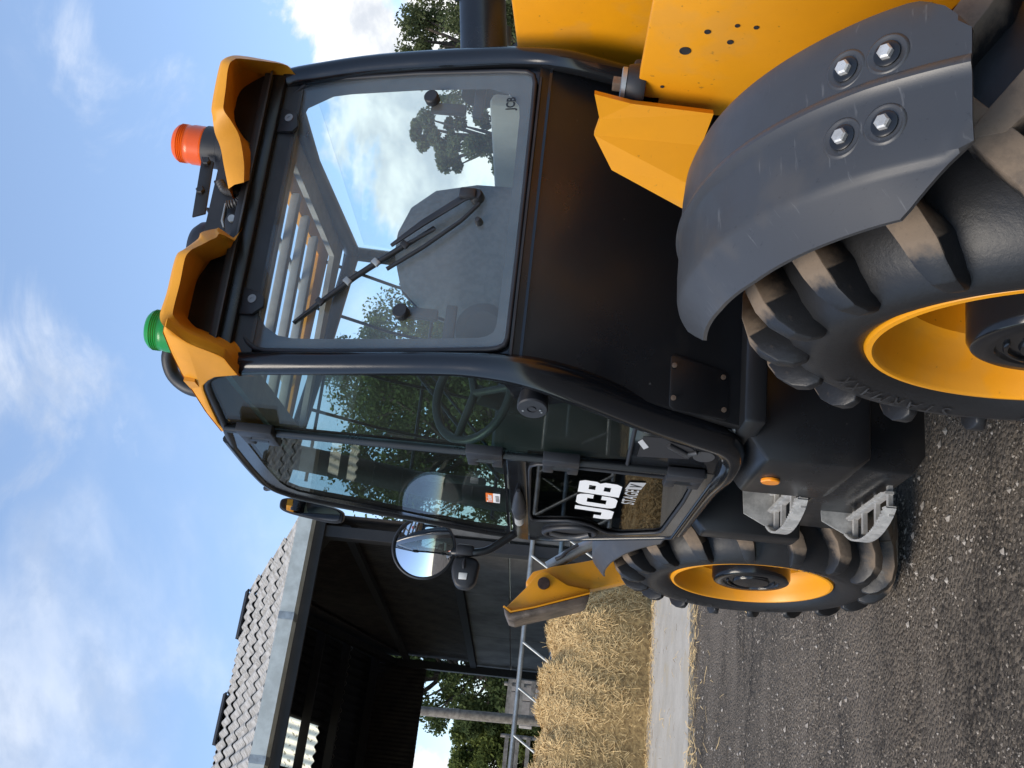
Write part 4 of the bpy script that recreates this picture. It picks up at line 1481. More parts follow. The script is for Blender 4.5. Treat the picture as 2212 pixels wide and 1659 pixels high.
# frame: left rear pillar, raked lower rail and sill as one bent tube
path = [Vector((0.900, 2.615, 2.385)), Vector((0.901, 2.602, 2.32)), Vector((0.904, 2.557, 2.118)), Vector((0.908, 2.489, 1.808)), Vector((0.905, 2.468, 1.66)), PA(2.475, 1.56), PA(2.525, 1.44), PA(2.62, 1.26), PA(2.685, 1.11), PA(2.725, 1.045), PA(2.79, 1.012), PA(2.90, 1.008), PD(3.2, 1.016, -0.02), PD(3.72, 1.03, -0.02)]
sm = smooth_path(path, 6)
rad = []
for i in range(len(sm)):
    t = i / (len(sm) - 1)
    rad.append(0.031 if t < 0.25 else (0.031 + (t - 0.25) / 0.2 * 0.017 if t < 0.45 else (0.048 if t < 0.6 else max(0.03, 0.048 - (t - 0.6) / 0.25 * 0.018))))
v, f = tube_vf(sm, rad, 16)
mk('cab_frame', v, f, BLKG, tele, smooth=60)
tube('pillar', smooth_path([(1.80, 2.615, 2.385), (1.812, 2.60, 2.32), (1.833, 2.55, 2.1), (1.838, 2.49, 1.80), (1.835, 2.47, 1.68), (1.82, 2.45, 1.56), (1.81, 2.48, 1.40), (1.82, 2.55, 1.2), (1.82, 2.62, 1.02)], 5), 0.032, BLKG, tele, n=16)
tube('window_post', smooth_path([(1.80, 3.75, 2.36), (1.83, 3.85, 2.0), (1.85, 3.95, 1.55), (1.84, 3.85, 1.02)], 4), 0.028, BLK, tele)
tube('window_post', smooth_path([(0.885, 3.50, 2.40), (0.885, 3.62, 2.15), (0.88, 3.78, 1.80), (0.88, 3.82, 1.60), (0.88, 3.68, 1.05)], 4), 0.045, DARKIN, tele)
tube('roof_rail', [(1.80, 2.62, 2.39), (1.81, 3.1, 2.41), (1.80, 3.75, 2.37)], 0.03, BLK, tele)
tube('roof_rail', [PD(3.60, 2.45, -0.03), (1.3, 3.72, 2.42), (1.80, 3.75, 2.37)], 0.028, BLK, tele)

# rear window with its dark printed border
rw = [(1.028, 2.383), (0.990, 2.37), (0.961, 2.345), (0.945, 2.32), (0.939, 2.29), (0.939, 2.124), (0.944, 1.873), (0.949, 1.69), (0.953, 1.665), (0.962, 1.648), (0.981, 1.641), (1.202, 1.640), (1.422, 1.641), (1.668, 1.643), (1.745, 1.645), (1.772, 1.652), (1.785, 1.672), (1.79, 1.722), (1.80, 1.991), (1.796, 2.272), (1.784, 2.327), (1.749, 2.361), (1.694, 2.380), (1.507, 2.384), (1.25, 2.384)]
cl = [(1.08, 2.333), (1.042, 2.328), (1.010, 2.305), (0.985, 2.265), (0.977, 2.22), (0.976, 2.156), (0.979, 1.878), (0.983, 1.72), (0.988, 1.695), (1.0, 1.679), (1.02, 1.674), (1.202, 1.672), (1.381, 1.674), (1.641, 1.678), (1.678, 1.683), (1.718, 1.715), (1.738, 1.769), (1.747, 1.973), (1.746, 2.178), (1.741, 2.234), (1.705, 2.306), (1.66, 2.322), (1.597, 2.333), (1.296, 2.336)]
rwin = empty('rear_window', (1.37, 2.53, 2.0), 0, tele)
prism('pane', [PRW(x, z) for x, z in rw], (0, 0.006, 0), GREAR, rwin, smooth=None)
ring_panel('printed_border', [PRW(x, z, -0.007) for x, z in rw], [PRW(x, z, -0.007) for x, z in cl], (0, 0.002, 0), FRIT, rwin)
seal = [PRW(x, z, -0.002) for x, z in rw]
tube('seal', seal + [seal[0]], 0.007, PLAS, rwin, n=8)
for x, z in ((1.704, 1.93), (1.047, 1.926)):
    lathe('pane_stud', [(0.021, 0.0), (0.021, -0.02), (0.018, -0.024), (0, -0.024)], PRW(x, z, 0.001), (0, 1, -0.22), PLAS, rwin, n=22)
for sx, sg in ((1.704, -1), (1.047, 1)):
    box('stud_bracket', PRW(sx + sg * 0.012, 1.885, -0.03), (0.03, 0.02, 0.10), PLAS, rwin, bevel=0.004)
    box('stud_bracket', PRW(sx - sg * 0.01, 1.80, -0.04), (0.10, 0.015, 0.03), PLAS, rwin, bevel=0.004)
ring_panel('window_surround', [PRW(x, z, -0.012) for x, z in ((0.912, 1.60), (1.845, 1.60), (1.845, 2.40), (0.912, 2.40))], [PRW(1.37 + (x - 1.37) * 0.985, 2.0 + (z - 2.0) * 0.985, -0.012) for x, z in rw], (0, 0.01, 0), BLKG, rwin)
for hp in ([(1.697, 2.393), (1.674, 2.33), (1.629, 2.318), (1.612, 2.335), (1.612, 2.385)], [(1.122, 2.391), (1.102, 2.332), (1.087, 2.317), (1.060, 2.315), (1.038, 2.345), (1.038, 2.385)]):
    h_ = prism('window_hinge', [PRW(x, z, 0.004) for x, z in hp], (0, -0.014, 0), PLAS, rwin, bevel=0.003)
    x0_, x1_ = min(p[0] for p in hp), max(p[0] for p in hp)
    tube('hinge_barrel', [PRW(x0_ - 0.004, 2.398, 0.016), PRW(x1_ + 0.006, 2.402, 0.016)], 0.011, PLAS, h_, n=12)
    box('hinge_leaf', PRW((x0_ + x1_) / 2, 2.425, -0.005), (x1_ - x0_, 0.012, 0.04), PLAS, h_, bevel=0.002)
    for xx in (x0_ + 0.022, x1_ - 0.022):
        lathe('hinge_screw', [(0.0085, 0), (0.0085, -0.004), (0, -0.004)], PRW(xx, 2.424, 0.001), (0, 1, -0.2), GALV, h_, n=12)
    lathe('hinge_screw', [(0.0125, 0), (0.0125, -0.003), (0.004, -0.003), (0.004, -0.001), (0, -0.001)], PRW((x0_ + x1_) / 2 + 0.002, 2.351, 0.018), (0, 1, -0.2), GALV, h_, n=16)
v, f = font_mesh('JCB', 0.034, 0.001)
mk('etched_mark', [PRW(1.66 + p.x * 0.8, 1.695 + p.y, 0.001) for p in v], f, BLK, rwin, fix=False)

# wiper
wp = empty('wiper', tuple(PRW(1.384, 1.765, 0.02)), 0, tele)
lathe('wiper_pivot', [(0.02, 0), (0.02, -0.018), (0.015, -0.026), (0, -0.027)], PRW(1.384, 1.765, 0.001), (0, 1, -0.22), PLAS, wp, n=18)
prism('wiper_arm', [PRW(x, z, 0.024) for x, z in ((1.392, 1.775), (1.394, 1.80), (1.376, 1.812), (1.306, 1.908), (1.236, 1.984), (1.229, 1.977), (1.29, 1.898), (1.364, 1.793), (1.372, 1.765))], (0, -0.008, 0), PLAS, wp, bevel=0.002)
box('wiper_elbow', PRW(1.383, 1.79, 0.03), (0.03, 0.022, 0.045), PLAS, wp, bevel=0.006)
tube('wiper_rod', [PRW(1.36, 1.757, 0.016), PRW(1.31, 1.80, 0.016), PRW(1.233, 1.893, 0.016), PRW(1.17, 1.985, 0.014)], 0.006, PLAS, wp, n=8)
bl_ = [(1.286, 1.869), (1.234, 1.953), (1.185, 2.02), (1.141, 2.077), (1.068, 2.161), (1.014, 2.222)]
tube('blade_holder', [PRW(x, z, 0.016) for x, z in bl_], [0.004, 0.007, 0.008, 0.008, 0.006, 0.003], PLAS, wp, n=8)
prism('blade_rubber', [PRW(x, z, 0.003) for x, z in ((1.292, 1.868), (1.144, 2.068), (1.012, 2.218), (1.018, 2.224), (1.150, 2.077), (1.298, 1.874))], (0, -0.010, 0), BLK, wp)
for t in (0.2, 0.4, 0.6, 0.8):
    q = resample([PRW(x, z, 0.02) for x, z in bl_], 21)[int(t * 20)]
    box('blade_clip', q, (0.016, 0.012, 0.022), GALV if t in (0.4, 0.6) else PLAS, wp, Matrix.Rotation(R(36), 3, 'Y'), bevel=0.002)
lathe('washer_nozzle', [(0.011, 0), (0.011, -0.008), (0.007, -0.022), (0, -0.024)], PRW(1.311, 1.752, 0.0), (0, 1, -0.22), PLAS, tele, n=14)

# side pane behind the door
paneA = [(2.725, 2.468), (2.672, 2.453), (2.64, 2.42), (2.60, 2.355), (2.56, 2.208), (2.53, 1.983), (2.495, 1.72), (2.49, 1.60), (2.55, 1.43), (2.64, 1.29), (2.868, 1.29), (2.893, 1.45), (2.893, 2.457)]
sw = empty('side_window', (0.84, 2.7, 1.9), 0, tele)
prism('pane', [PA(y, z, 0.004) for y, z in paneA], (0.006, 0, 0), GSIDE, sw, smooth=None)
prism('knob_plate', [PA(y, z, 0.008) for y, z in ((2.47, 1.69), (2.508, 1.69), (2.515, 1.666), (2.526, 1.64), (2.552, 1.627), (2.580, 1.620), (2.604, 1.592), (2.61, 1.544), (2.582, 1.471), (2.587, 1.432), (2.62, 1.37), (2.56, 1.36), (2.49, 1.50))], (0.008, 0, 0), BLKG, sw, bevel=0.001)
tri = [(2.66, 1.285), (2.69, 1.18), (2.73, 1.08), (2.78, 1.03), (2.82, 1.018), (2.90, 1.02), (2.90, 1.283)]
prism('corner_panel', [PA(y, z, 0.008) for y, z in tri], (0.010, 0, 0), BLKG, sw, bevel=0.002)
trr = [(2.722, 1.261), (2.718, 1.21), (2.738, 1.18), (2.757, 1.13), (2.775, 1.112), (2.823, 1.124), (2.836, 1.265)]
prism('corner_recess', [PA(y, z, 0.0095) for y, z in trr], (0.004, 0, 0), ROOFIN, sw)
tube('recess_lever', [PA(2.748, 1.19, 0.012), PA(2.79, 1.135, 0.014), PA(2.775, 1.108, 0.012)], [0.009, 0.010, 0.007], GUARD, sw, n=8)
lathe('lever_dish', [(0.03, 0), (0.03, -0.002), (0, -0.002)], PA(2.80, 1.085, 0.009), (1, 0.2093, 0), GUARD, sw, n=20)
prism('corner_label', [PA(y, z, 0.0105) for y, z in ((2.735, 1.262), (2.775, 1.24), (2.79, 1.252), (2.752, 1.272))], (0.001, 0, 0), GREYD, sw)
tube('glazing_strip', [PA(2.655, 1.288, 0.010), PA(2.895, 1.287, 0.010)], 0.006, PLAS, sw, n=8)
knb = lathe('latch_knob', [(0.036, 0.02), (0.040, 0.0), (0.040, -0.022), (0.037, -0.026), (0.014, -0.026), (0.013, -0.023), (0.009, -0.023), (0.008, -0.026), (0, -0.026)], PA(2.553, 1.563, 0.03), (1, 0.35, 0), PLAS, sw, n=30)
for k_ in range(7):
    an = k_ * 0.62
    lathe('knob_dimple', [(0.0028, 0), (0.0028, -0.001), (0, -0.001)], PA(2.553 + 0.024 * math.sin(an), 1.563 + 0.024 * math.cos(an), 0.0575 - 0.024 * math.sin(an) * 0.14), (1, 0.35, 0), GALV, knb, n=8)
box('knob_screw', PA(2.548, 1.592, 0.035), (0.03, 0.016, 0.016), GALV, sw, bevel=0.005)

# ------------------------------------------------------------------ door
door = empty('door', tuple(PD(2.9, 1.02)), 0, tele)
ug = [(3.0, 2.428), (3.323, 2.434), (3.50, 2.430), (3.56, 2.418), (3.614, 2.386), (3.65, 2.31), (3.716, 2.132), (3.82, 1.93), (3.895, 1.77), (3.915, 1.66), (3.90, 1.645), (2.99, 1.645), (2.96, 1.66), (2.955, 2.38), (2.965, 2.41)]
uo = [(2.905, 2.462), (3.037, 2.488), (3.268, 2.495), (3.446, 2.495), (3.54, 2.49), (3.613, 2.470), (3.66, 2.44), (3.703, 2.395), (3.769, 2.263), (3.878, 1.965), (3.955, 1.773), (3.980, 1.69), (3.988, 1.636), (2.905, 1.636)]
prism('door_pane', [PD(y, z, 0.004) for y, z in [(y_ + (0.004 if y_ > 3.3 else -0.004), z_ + 0.003) for y_, z_ in ug]], (0.006, 0, 0), GSIDE, door, smooth=None)
ring_panel('door_frame', [PD(y, z, 0.008) for y, z in uo], [PD(y, z, 0.008) for y, z in ug], (0.02, 0, 0), BLKG, door)
lg = [(3.027, 1.566), (2.99, 1.562), (2.965, 1.54), (2.962, 1.50), (2.974, 1.169), (2.985, 1.11), (3.008, 1.086), (3.05, 1.080), (3.231, 1.079), (3.62, 1.093), (3.665, 1.098), (3.69, 1.115), (3.72, 1.16), (3.765, 1.231), (3.762, 1.28), (3.72, 1.315), (3.669, 1.346), (3.640, 1.39), (3.636, 1.43), (3.655, 1.475), (3.679, 1.53), (3.67, 1.555), (3.60, 1.566)]
lo_ = [(2.905, 1.574), (3.992, 1.563), (3.999, 1.540), (3.99, 1.48), (3.96, 1.42), (3.841, 1.209), (3.789, 1.114), (3.755, 1.052), (3.74, 1.045), (2.905, 1.026)]
prism('door_pane', [PD(y, z, 0.004) for y, z in [(3.327 + (y_ - 3.327) * 1.01, 1.32 + (z_ - 1.32) * 1.015) for y_, z_ in lg]], (0.006, 0, 0), GDARK, door, smooth=None)
ring_panel('door_frame', [PD(y, z, 0.008) for y, z in lo_], [PD(y, z, 0.008) for y, z in lg], (0.02, 0, 0), BLKG, door)
lgs = [PD(y, z, 0.009) for y, z in lg]
tube('door_pane_seal', lgs + [lgs[0]], 0.006, PLAS, door, n=8)
los = [PD(y, z, 0.006) for y, z in lo_]
tube('door_edge_seal', los[1:], 0.009, BLKG, door, n=8)
prism('cross_bar', [PD(2.93, 1.634, 0.016), PD(3.985, 1.622, 0.016), PD(3.998, 1.565, 0.016), PD(2.93, 1.575, 0.016)], (0.03, 0, 0), BLKG, door, bevel=0.004)
uos = [PD(y, z, 0.004) for y, z in uo[1:-1]]
tube('door_frame_lip', smooth_path(uos, 3), 0.014, BLK, door, n=10)
tube('hinge_rod', [PD(2.897, 2.455, 0.012), PD(2.897, 1.06, 0.012)], 0.013, BLK, door, n=10)
for y, z in ((2.888, 2.355), (2.884, 1.694), (2.886, 1.475), (2.915, 1.121)):
    h_ = empty('hinge', tuple(PD(y, z, 0.02)), 0, door)
    hz = 0.105
    box('hinge_block', PD(y - 0.02, z, 0.020), (0.028, 0.06, hz), PLAS, h_, bevel=0.004)
    box('hinge_leaf', PD(y + 0.045, z + hz * 0.34, 0.020), (0.026, 0.075, hz * 0.30), PLAS, h_, bevel=0.004)
    box('hinge_leaf', PD(y + 0.045, z - hz * 0.34, 0.020), (0.026, 0.075, hz * 0.30), PLAS, h_, bevel=0.004)
    tube('hinge_pin', [PD(y + 0.035, z + hz * 0.25, 0.020), PD(y + 0.035, z - hz * 0.25, 0.020)], 0.016, BLK, h_, n=12)
    box('hinge_foot', PD(y + 0.083, z, 0.016), (0.012, 0.012, hz * 1.0), PLAS, h_, bevel=0.002)
# handle: dark oval scoop with a pull
hcx, hcz = 3.81, 1.415
ell = [PD(hcx + 0.085 * math.cos(t) * 0.95 + 0.035 * math.sin(t), hcz + 0.092 * math.sin(t), 0.011) for t in (2 * math.pi * k / 36 for k in range(36))]
hd_ = tube('handle', ell + [ell[0]], 0.011, PLAS, door, n=10)
prism('handle_scoop', [PD(hcx + 0.078 * math.cos(t) * 0.95 + 0.033 * math.sin(t), hcz + 0.086 * math.sin(t), 0.010) for t in (2 * math.pi * k / 30 for k in range(30))], (0.002, 0, 0), ROOFIN, hd_)
tube('handle_pull', smooth_path([PD(3.80, 1.34, 0.014), PD(3.835, 1.38, 0.020), PD(3.845, 1.43, 0.020), PD(3.83, 1.485, 0.014)], 4), 0.012, GUARD, hd_, n=10)
# door catch on the cross bar
lathe('door_catch', [(0.006, -0.36), (0.016, -0.26), (0.024, -0.13), (0.0255, -0.115), (0.025, -0.10), (0.018, 0.0), (0.016, 0.005)], PD(3.56, 1.598, 0.026), (0, 1, 0), PLAS, door, n=20)
lathe('catch_collar', [(0.0262, 0), (0.0262, 0.012)], PD(3.435, 1.598, 0.026), (0, 1, 0), GALV, door, n=20, cap=False)
lathe('catch_bush', [(0.016, 0.0), (0.0165, 0.10), (0.009, 0.102), (0.009, 0.135), (0.004, 0.15), (0, 0.15)], PD(3.565, 1.598, 0.026), (0, 1, 0), STEEL, door, n=16)


# lettering on the door glass
def letter_panel(polys, y_of, name, material, parent, off=0.0075):
    mb_ = MB()
    for p in polys:
        q = [PD(*y_of(x, z_), off) for x, z_ in p]
        mb_.add(q, [tuple(range(len(q)))])
    return mb_.build(name, material, parent, fix=False)


T = 0.30
J = [[(0.62, 1), (0.95, 1), (0.95, 0.30), (0.62, 0.30)], [(0.95, 0.30), (0.93, 0.12), (0.84, 0.0), (0.16, 0.0), (0.05, 0.10), (0.0, 0.27), (0.0, 0.48), (0.32, 0.48), (0.32, 0.30), (0.62, 0.30)]]
Cc = [[(0.18, 1), (0.80, 1), (0.93, 0.93), (1.0, 0.78), (1.0, 0.60), (0.68, 0.60), (0.68, 0.74), (0.33, 0.74), (0.0, 0.80), (0.06, 0.93)], [(0.0, 0.80), (0.33, 0.74), (0.33, 0.26), (0.0, 0.20)], [(0.0, 0.20), (0.33, 0.26), (0.68, 0.26), (0.68, 0.40), (1.0, 0.40), (1.0, 0.22), (0.93, 0.07), (0.80, 0), (0.18, 0), (0.06, 0.07)]]
Bb = [[(0, 1), (0.34, 1), (0.34, 0), (0, 0)], [(0.34, 1), (0.88, 1), (1.0, 0.88), (1.0, 0.60), (0.90, 0.51), (0.68, 0.51), (0.68, 0.76), (0.34, 0.76)], [(0.34, 0.60), (0.68, 0.60), (0.68, 0.51), (0.68, 0.40), (0.34, 0.40)],
      [(0.34, 0.24), (0.68, 0.24), (0.68, 0.51), (0.90, 0.51), (1.02, 0.40), (1.02, 0.12), (0.90, 0), (0.34, 0)]]
lw, lh = 0.158, 0.132
logo = []
for i, L in enumerate((J, Cc, Bb)):
    for poly in L:
        logo.append([(i * 1.06 * 1.0 + x * 0.98, z_) for x, z_ in poly])
letter_panel(logo, lambda x, z_: (3.578 - x * 0.148 - z_ * 0.026, 1.280 + z_ * lh), 'logo_lettering', WHITE, door)
v, f = font_mesh('STAGE', 0.058, 0.0010, 0, 0.1, 1.05)
mk('engine_lettering', [PD(3.338 - p.x * 1.02, 1.226 + p.y * 1.0, 0.0075) for p in v], f, GREYD, door, fix=False)
letter_panel([[(3.145, 1.222), (3.152, 1.270), (3.072, 1.262), (3.062, 1.214)]], lambda x, z_: (x, z_), 'engine_badge', GREYD, door)
v, f = font_mesh('V', 0.055, 0.0015, 0, 0.2, 1.0)
mk('badge_letter', [PD(3.128 - p.x * 1.0, 1.222 + p.y * 0.95, 0.0085) for p in v], f, ROOFIN, door, fix=False)
letter_panel([[(3.368, 1.71), (3.369, 1.686), (3.491, 1.689), (3.488, 1.713)]], lambda x, z_: (x, z_), 'sticker', ORANGED, door)
letter_panel([[(3.369, 1.686), (3.370, 1.662), (3.492, 1.666), (3.491, 1.689)]], lambda x, z_: (x, z_), 'sticker', WHITE, door)
v, f = font_mesh('Tracker', 0.03, 0.0008)
mk('sticker_lettering', [PD(3.485 - p.x * 1.02, 1.692 + p.y * 0.8, 0.0085) for p in v], f, WHITE, door, fix=False)
for k in range(5):
    letter_panel([[(3.40 + k * 0.017, 1.679), (3.408 + k * 0.017, 1.679), (3.408 + k * 0.017, 1.667), (3.40 + k * 0.017, 1.667)]], lambda x, z_: (x, z_), 'sticker_print', ROOFIN, door, 0.0085)

# ------------------------------------------------------------------ roof
roof = empty('cab_roof', (1.35, 3.0, 2.45), 0, tele)
NS = 30
rS = [(1.807, 2.641, 2.36), (1.837, 2.621, 2.376), (1.84, 2.592, 2.398), (1.803, 2.523, 2.452), (1.771, 2.472, 2.49), (1.751, 2.451, 2.507), (1.728, 2.437, 2.518), (1.707, 2.432, 2.521), (1.643, 2.433, 2.521), (1.57, 2.436, 2.518), (1.548, 2.443, 2.513), (1.506, 2.457, 2.502), (1.474, 2.479, 2.486), (1.428, 2.496, 2.472), (1.371, 2.519, 2.454)]
rE = [(1.788, 2.586, 2.347), (1.798, 2.572, 2.358), (1.804, 2.546, 2.378), (1.775, 2.496, 2.416), (1.73, 2.428, 2.468), (1.716, 2.416, 2.478), (1.698, 2.408, 2.484), (1.669, 2.407, 2.485), (1.618, 2.411, 2.481), (1.577, 2.415, 2.479), (1.553, 2.419, 2.475), (1.534, 2.445, 2.456), (1.505, 2.47, 2.436), (1.442, 2.493, 2.418), (1.386, 2.503, 2.41)]
rO = [(1.79, 2.614, 2.355), (1.796, 2.606, 2.379), (1.794, 2.593, 2.423), (1.791, 2.579, 2.469), (1.783, 2.571, 2.497), (1.772, 2.568, 2.508), (1.757, 2.565, 2.516), (1.744, 2.565, 2.518), (1.716, 2.565, 2.517), (1.679, 2.566, 2.512), (1.643, 2.569, 2.505), (1.611, 2.571, 2.495), (1.573, 2.58, 2.466), (1.543, 2.589, 2.436), (1.45, 2.592, 2.42)]
rT = [(x, 2.80, min(z + 0.01, 2.52)) for x, y, z in rS]
lS = [(1.241, 2.561, 2.422), (1.249, 2.52, 2.454), (1.244, 2.512, 2.46), (1.213, 2.479, 2.485), (1.191, 2.475, 2.489), (1.145, 2.449, 2.509), (1.125, 2.436, 2.518), (1.09, 2.433, 2.521), (1.01, 2.433, 2.521), (0.949, 2.420, 2.520), (0.915, 2.400, 2.502), (0.898, 2.400, 2.478), (0.885, 2.445, 2.443), (0.877, 2.482, 2.387), (0.873, 2.503, 2.364), (0.867, 2.532, 2.358), (0.856, 2.584, 2.344)]
lE = [(1.212, 2.512, 2.404), (1.211, 2.474, 2.433), (1.197, 2.468, 2.438), (1.180, 2.455, 2.449), (1.161, 2.441, 2.459), (1.14, 2.425, 2.472), (1.127, 2.416, 2.478), (1.10, 2.408, 2.484), (1.031, 2.409, 2.483), (0.957, 2.408, 2.484), (0.940, 2.412, 2.480), (0.925, 2.430, 2.466), (0.922, 2.47, 2.440), (0.922, 2.515, 2.400), (0.92, 2.545, 2.372), (0.913, 2.57, 2.356), (0.895, 2.60, 2.346)]
lO = [(1.30, 2.592, 2.418), (1.223, 2.592, 2.427), (1.217, 2.589, 2.435), (1.200, 2.585, 2.452), (1.188, 2.58, 2.468), (1.175, 2.575, 2.485), (1.168, 2.572, 2.494), (1.15, 2.571, 2.499), (1.087, 2.566, 2.513), (1.031, 2.564, 2.519), (1.004, 2.567, 2.510), (0.981, 2.575, 2.485), (0.975, 2.58, 2.465), (0.971, 2.588, 2.442), (0.968, 2.595, 2.415), (0.964, 2.603, 2.39), (0.947, 2.613, 2.357)]
lT = [(max(x, 0.93), 2.80, min(z + 0.01, 2.52)) for x, y, z in lS]


def hood(name, S, E_, O_, T_):
    V = lambda L: smooth_path(L, 4)
    S_, Ee, Oo, Tt = V(S), V(E_), V(O_), V(T_)
    mid = [a.lerp(b, 0.5) + Vector((0, -0.004, 0.004)) for a, b in zip(S_, Ee)]
    n_in = [e.lerp(o, 0.12) for e, o in zip(Ee, Oo)]
    v, f = loft_vf([Tt, [a.lerp(b, 0.5) for a, b in zip(Tt, S_)], S_, mid, Ee, n_in, [e.lerp(o, 0.6) for e, o in zip(Ee, Oo)], Oo])
    return mk(name, v, f, YROOF, roof, smooth=55)


hood('roof_hood', rS, rE, rO, rT)
hood('roof_hood', lS, lE, lO, lT)
lR = [(0.902, 2.392, 2.488), (0.894, 2.415, 2.473), (0.885, 2.445, 2.443), (0.877, 2.482, 2.387), (0.873, 2.503, 2.364), (0.867, 2.532, 2.358), (0.856, 2.584, 2.344)]
low = [(0.852, 2.606, 2.412), (0.847, 2.627, 2.436), (0.841, 2.656, 2.457), (0.836, 2.682, 2.462), (0.82, 2.756, 2.465), (0.798, 2.86, 2.465), (0.795, 2.937, 2.462)]
topp = [(0.797, 2.943, 2.478), (0.812, 2.807, 2.488), (0.83, 2.723, 2.495), (0.855, 2.609, 2.506), (0.876, 2.51, 2.506), (0.897, 2.42, 2.502)]
prism('side_fairing', lR + low + topp, (0.03, 0, 0), YROOF, roof, bevel=0.006, smooth=40)
v, f = loft_vf([resample(topp, 12), resample([(0.90, 2.93, 2.50), (0.93, 2.7, 2.52), (0.95, 2.45, 2.518)], 12)])
mk('roof_shoulder', v, f, YROOF, roof, smooth=60, fix=False)
prism('light_recess', [(0.93, 2.606, 2.33), (1.80, 2.606, 2.33), (1.81, 2.606, 2.40), (1.79, 2.606, 2.53), (0.97, 2.606, 2.53), (0.94, 2.606, 2.45)], (0, 0.02, 0), PLAS, roof)
box('visor_bar', (1.365, 2.578, 2.428), (0.84, 0.03, 0.022), PLAS, roof, bevel=0.002)
box('visor_bar_edge', (1.365, 2.560, 2.418), (0.85, 0.004, 0.006), GUARD, roof, bevel=0.001)
box('window_header', (1.365, 2.60, 2.405), (0.86, 0.035, 0.045), BLK, roof, bevel=0.004)
# roof skin with a glazed hatch and guard bars
rp_o = [(0.84, 2.62, 2.47), (1.84, 2.62, 2.47), (1.84, 3.72, 2.455), (0.84, 3.62, 2.465)]
rp_i = [(1.00, 2.92, 2.47), (1.70, 2.92, 2.47), (1.70, 3.58, 2.46), (1.00, 3.58, 2.46)]
ring_panel('roof_skin', [Vector(p) for p in rp_o], [Vector(p) for p in rp_i], (0, 0, 0.03), YROOF, roof)
ring_panel('headliner', [Vector((p[0], p[1], p[2] - 0.06)) for p in [(0.90, 2.64, 2.47), (1.80, 2.64, 2.47), (1.80, 3.68, 2.455), (0.90, 3.60, 2.465)]], [Vector((p[0], p[1], p[2] - 0.06)) for p in rp_i], (0, 0, 0.02), LINER, roof)
for i in range(4):
    yy = 2.99 + i * 0.155
    box('roof_guard_bar', (1.35, yy, 2.455), (0.72, 0.035, 0.03), LINER, roof, bevel=0.004)
for xx in (1.17, 1.53):
    box('roof_guard_bar', (xx, 3.25, 2.485), (0.02, 0.66, 0.02), LINER, roof, bevel=0.003)
gas = [PA(2.60, 2.40, 0.0), PA(2.627, 2.432, 0.0), PA(2.660, 2.452, 0.0), PA(2.70, 2.458, 0.0), PA(2.756, 2.459, 0.0), PA(2.86, 2.459, 0.0), PD(2.95, 2.462, 0.004), PD(3.10, 2.486, 0.002)]
tube('roof_seal', smooth_path(gas, 3), 0.014, PLAS, roof, n=10)


# ------------------------------------------------------------------ beacons, brackets, cables
def beacon(name, base, axis, lensm, label, base_h):
    b = empty(name, base, 0, tele)
    b['label'] = label
    base, axis = Vector(base), Vector(axis).normalized()
    lathe('beacon_base', [(0.072, -0.012), (0.074, 0.0), (0.074, base_h * 0.35), (0.063, base_h * 0.42), (0.063, base_h), (0.055, base_h + 0.004)], base, axis, PLAS, b, n=36)
    prof = [(0.059, base_h), (0.0605, base_h + 0.004)]
    for k in range(6):
        prof += [(0.0590, base_h + 0.006 + k * 0.0065), (0.0602, base_h + 0.009 + k * 0.0065)]
    h0 = base_h + 0.05
    prof += [(0.0575, h0), (0.0575, h0 + 0.010)]
    for k in range(4):
        prof += [(0.0588, h0 + 0.012 + k * 0.006), (0.0565, h0 + 0.015 + k * 0.006)]
    prof += [(0.055, h0 + 0.038), (0.046, h0 + 0.047), (0.02, h0 + 0.051), (0, h0 + 0.0515)]
    lathe('lens', prof, base, axis, lensm, b, n=44, smooth=50)
    lathe('beacon_lamp', [(0.03, base_h), (0.035, base_h + 0.03), (0.02, base_h + 0.06), (0, base_h + 0.062)], base, axis, GALV, b, n=20)
    return b


beacon('beacon', (1.628, 2.75, 2.555), (0.07, 0, 1), AMBER, 'amber beacon on the cab roof', 0.078)
beacon('beacon', (1.022, 2.75, 2.53), (0.03, 0, 1), GREEN, 'green beacon on the cab roof', 0.05)
tube('beacon_bracket', smooth_path([(1.04, 2.86, 2.645), (0.995, 2.88, 2.66), (0.95, 2.90, 2.645), (0.918, 2.9, 2.605), (0.905, 2.9, 2.56), (0.91, 2.9, 2.50)], 5), 0.021, PLAS, tele, n=12)
prism('beacon_bracket', [(1.571, 2.70, 2.624), (1.556, 2.70, 2.585), (1.383, 2.70, 2.575), (1.368, 2.70, 2.612)], (0, 0.008, 0), PLAS, tele, bevel=0.002)
for x, z in ((1.552, 2.605), (1.455, 2.603)):
    lathe('bracket_bolt', [(0.013, 0), (0.013, -0.010), (0.010, -0.013), (0, -0.013)], (x, 2.70, z), (0, 1, 0), PLAS, tele, n=6, smooth=None)
tube('guard_rod', [(1.545, 2.80, 2.606), (1.50, 2.78, 2.58), (1.455, 2.76, 2.545)], 0.005, PLAS, tele, n=8)
tube('guard_rod', [(1.451, 2.80, 2.612), (1.42, 2.80, 2.59)], 0.005, PLAS, tele, n=8)
lathe('roof_vent_cap', [(0.095, -0.06), (0.098, 0.0), (0.094, 0.03), (0.08, 0.05), (0.05, 0.062), (0, 0.066)], (1.30, 2.80, 2.565), (0, 0.05, 1), PLAS, tele, n=40, smooth=50)
cp = smooth_path([(1.436, 2.6, 2.515), (1.412, 2.6, 2.497), (1.402, 2.595, 2.474), (1.397, 2.59, 2.451), (1.384, 2.59, 2.442), (1.366, 2.585, 2.450), (1.356, 2.585, 2.474)], 8)
tube('cable_conduit', cp, [0.0115 + (0.0012 if i % 2 else -0.0012) for i in range(len(cp))], CABLE, tele, n=12)
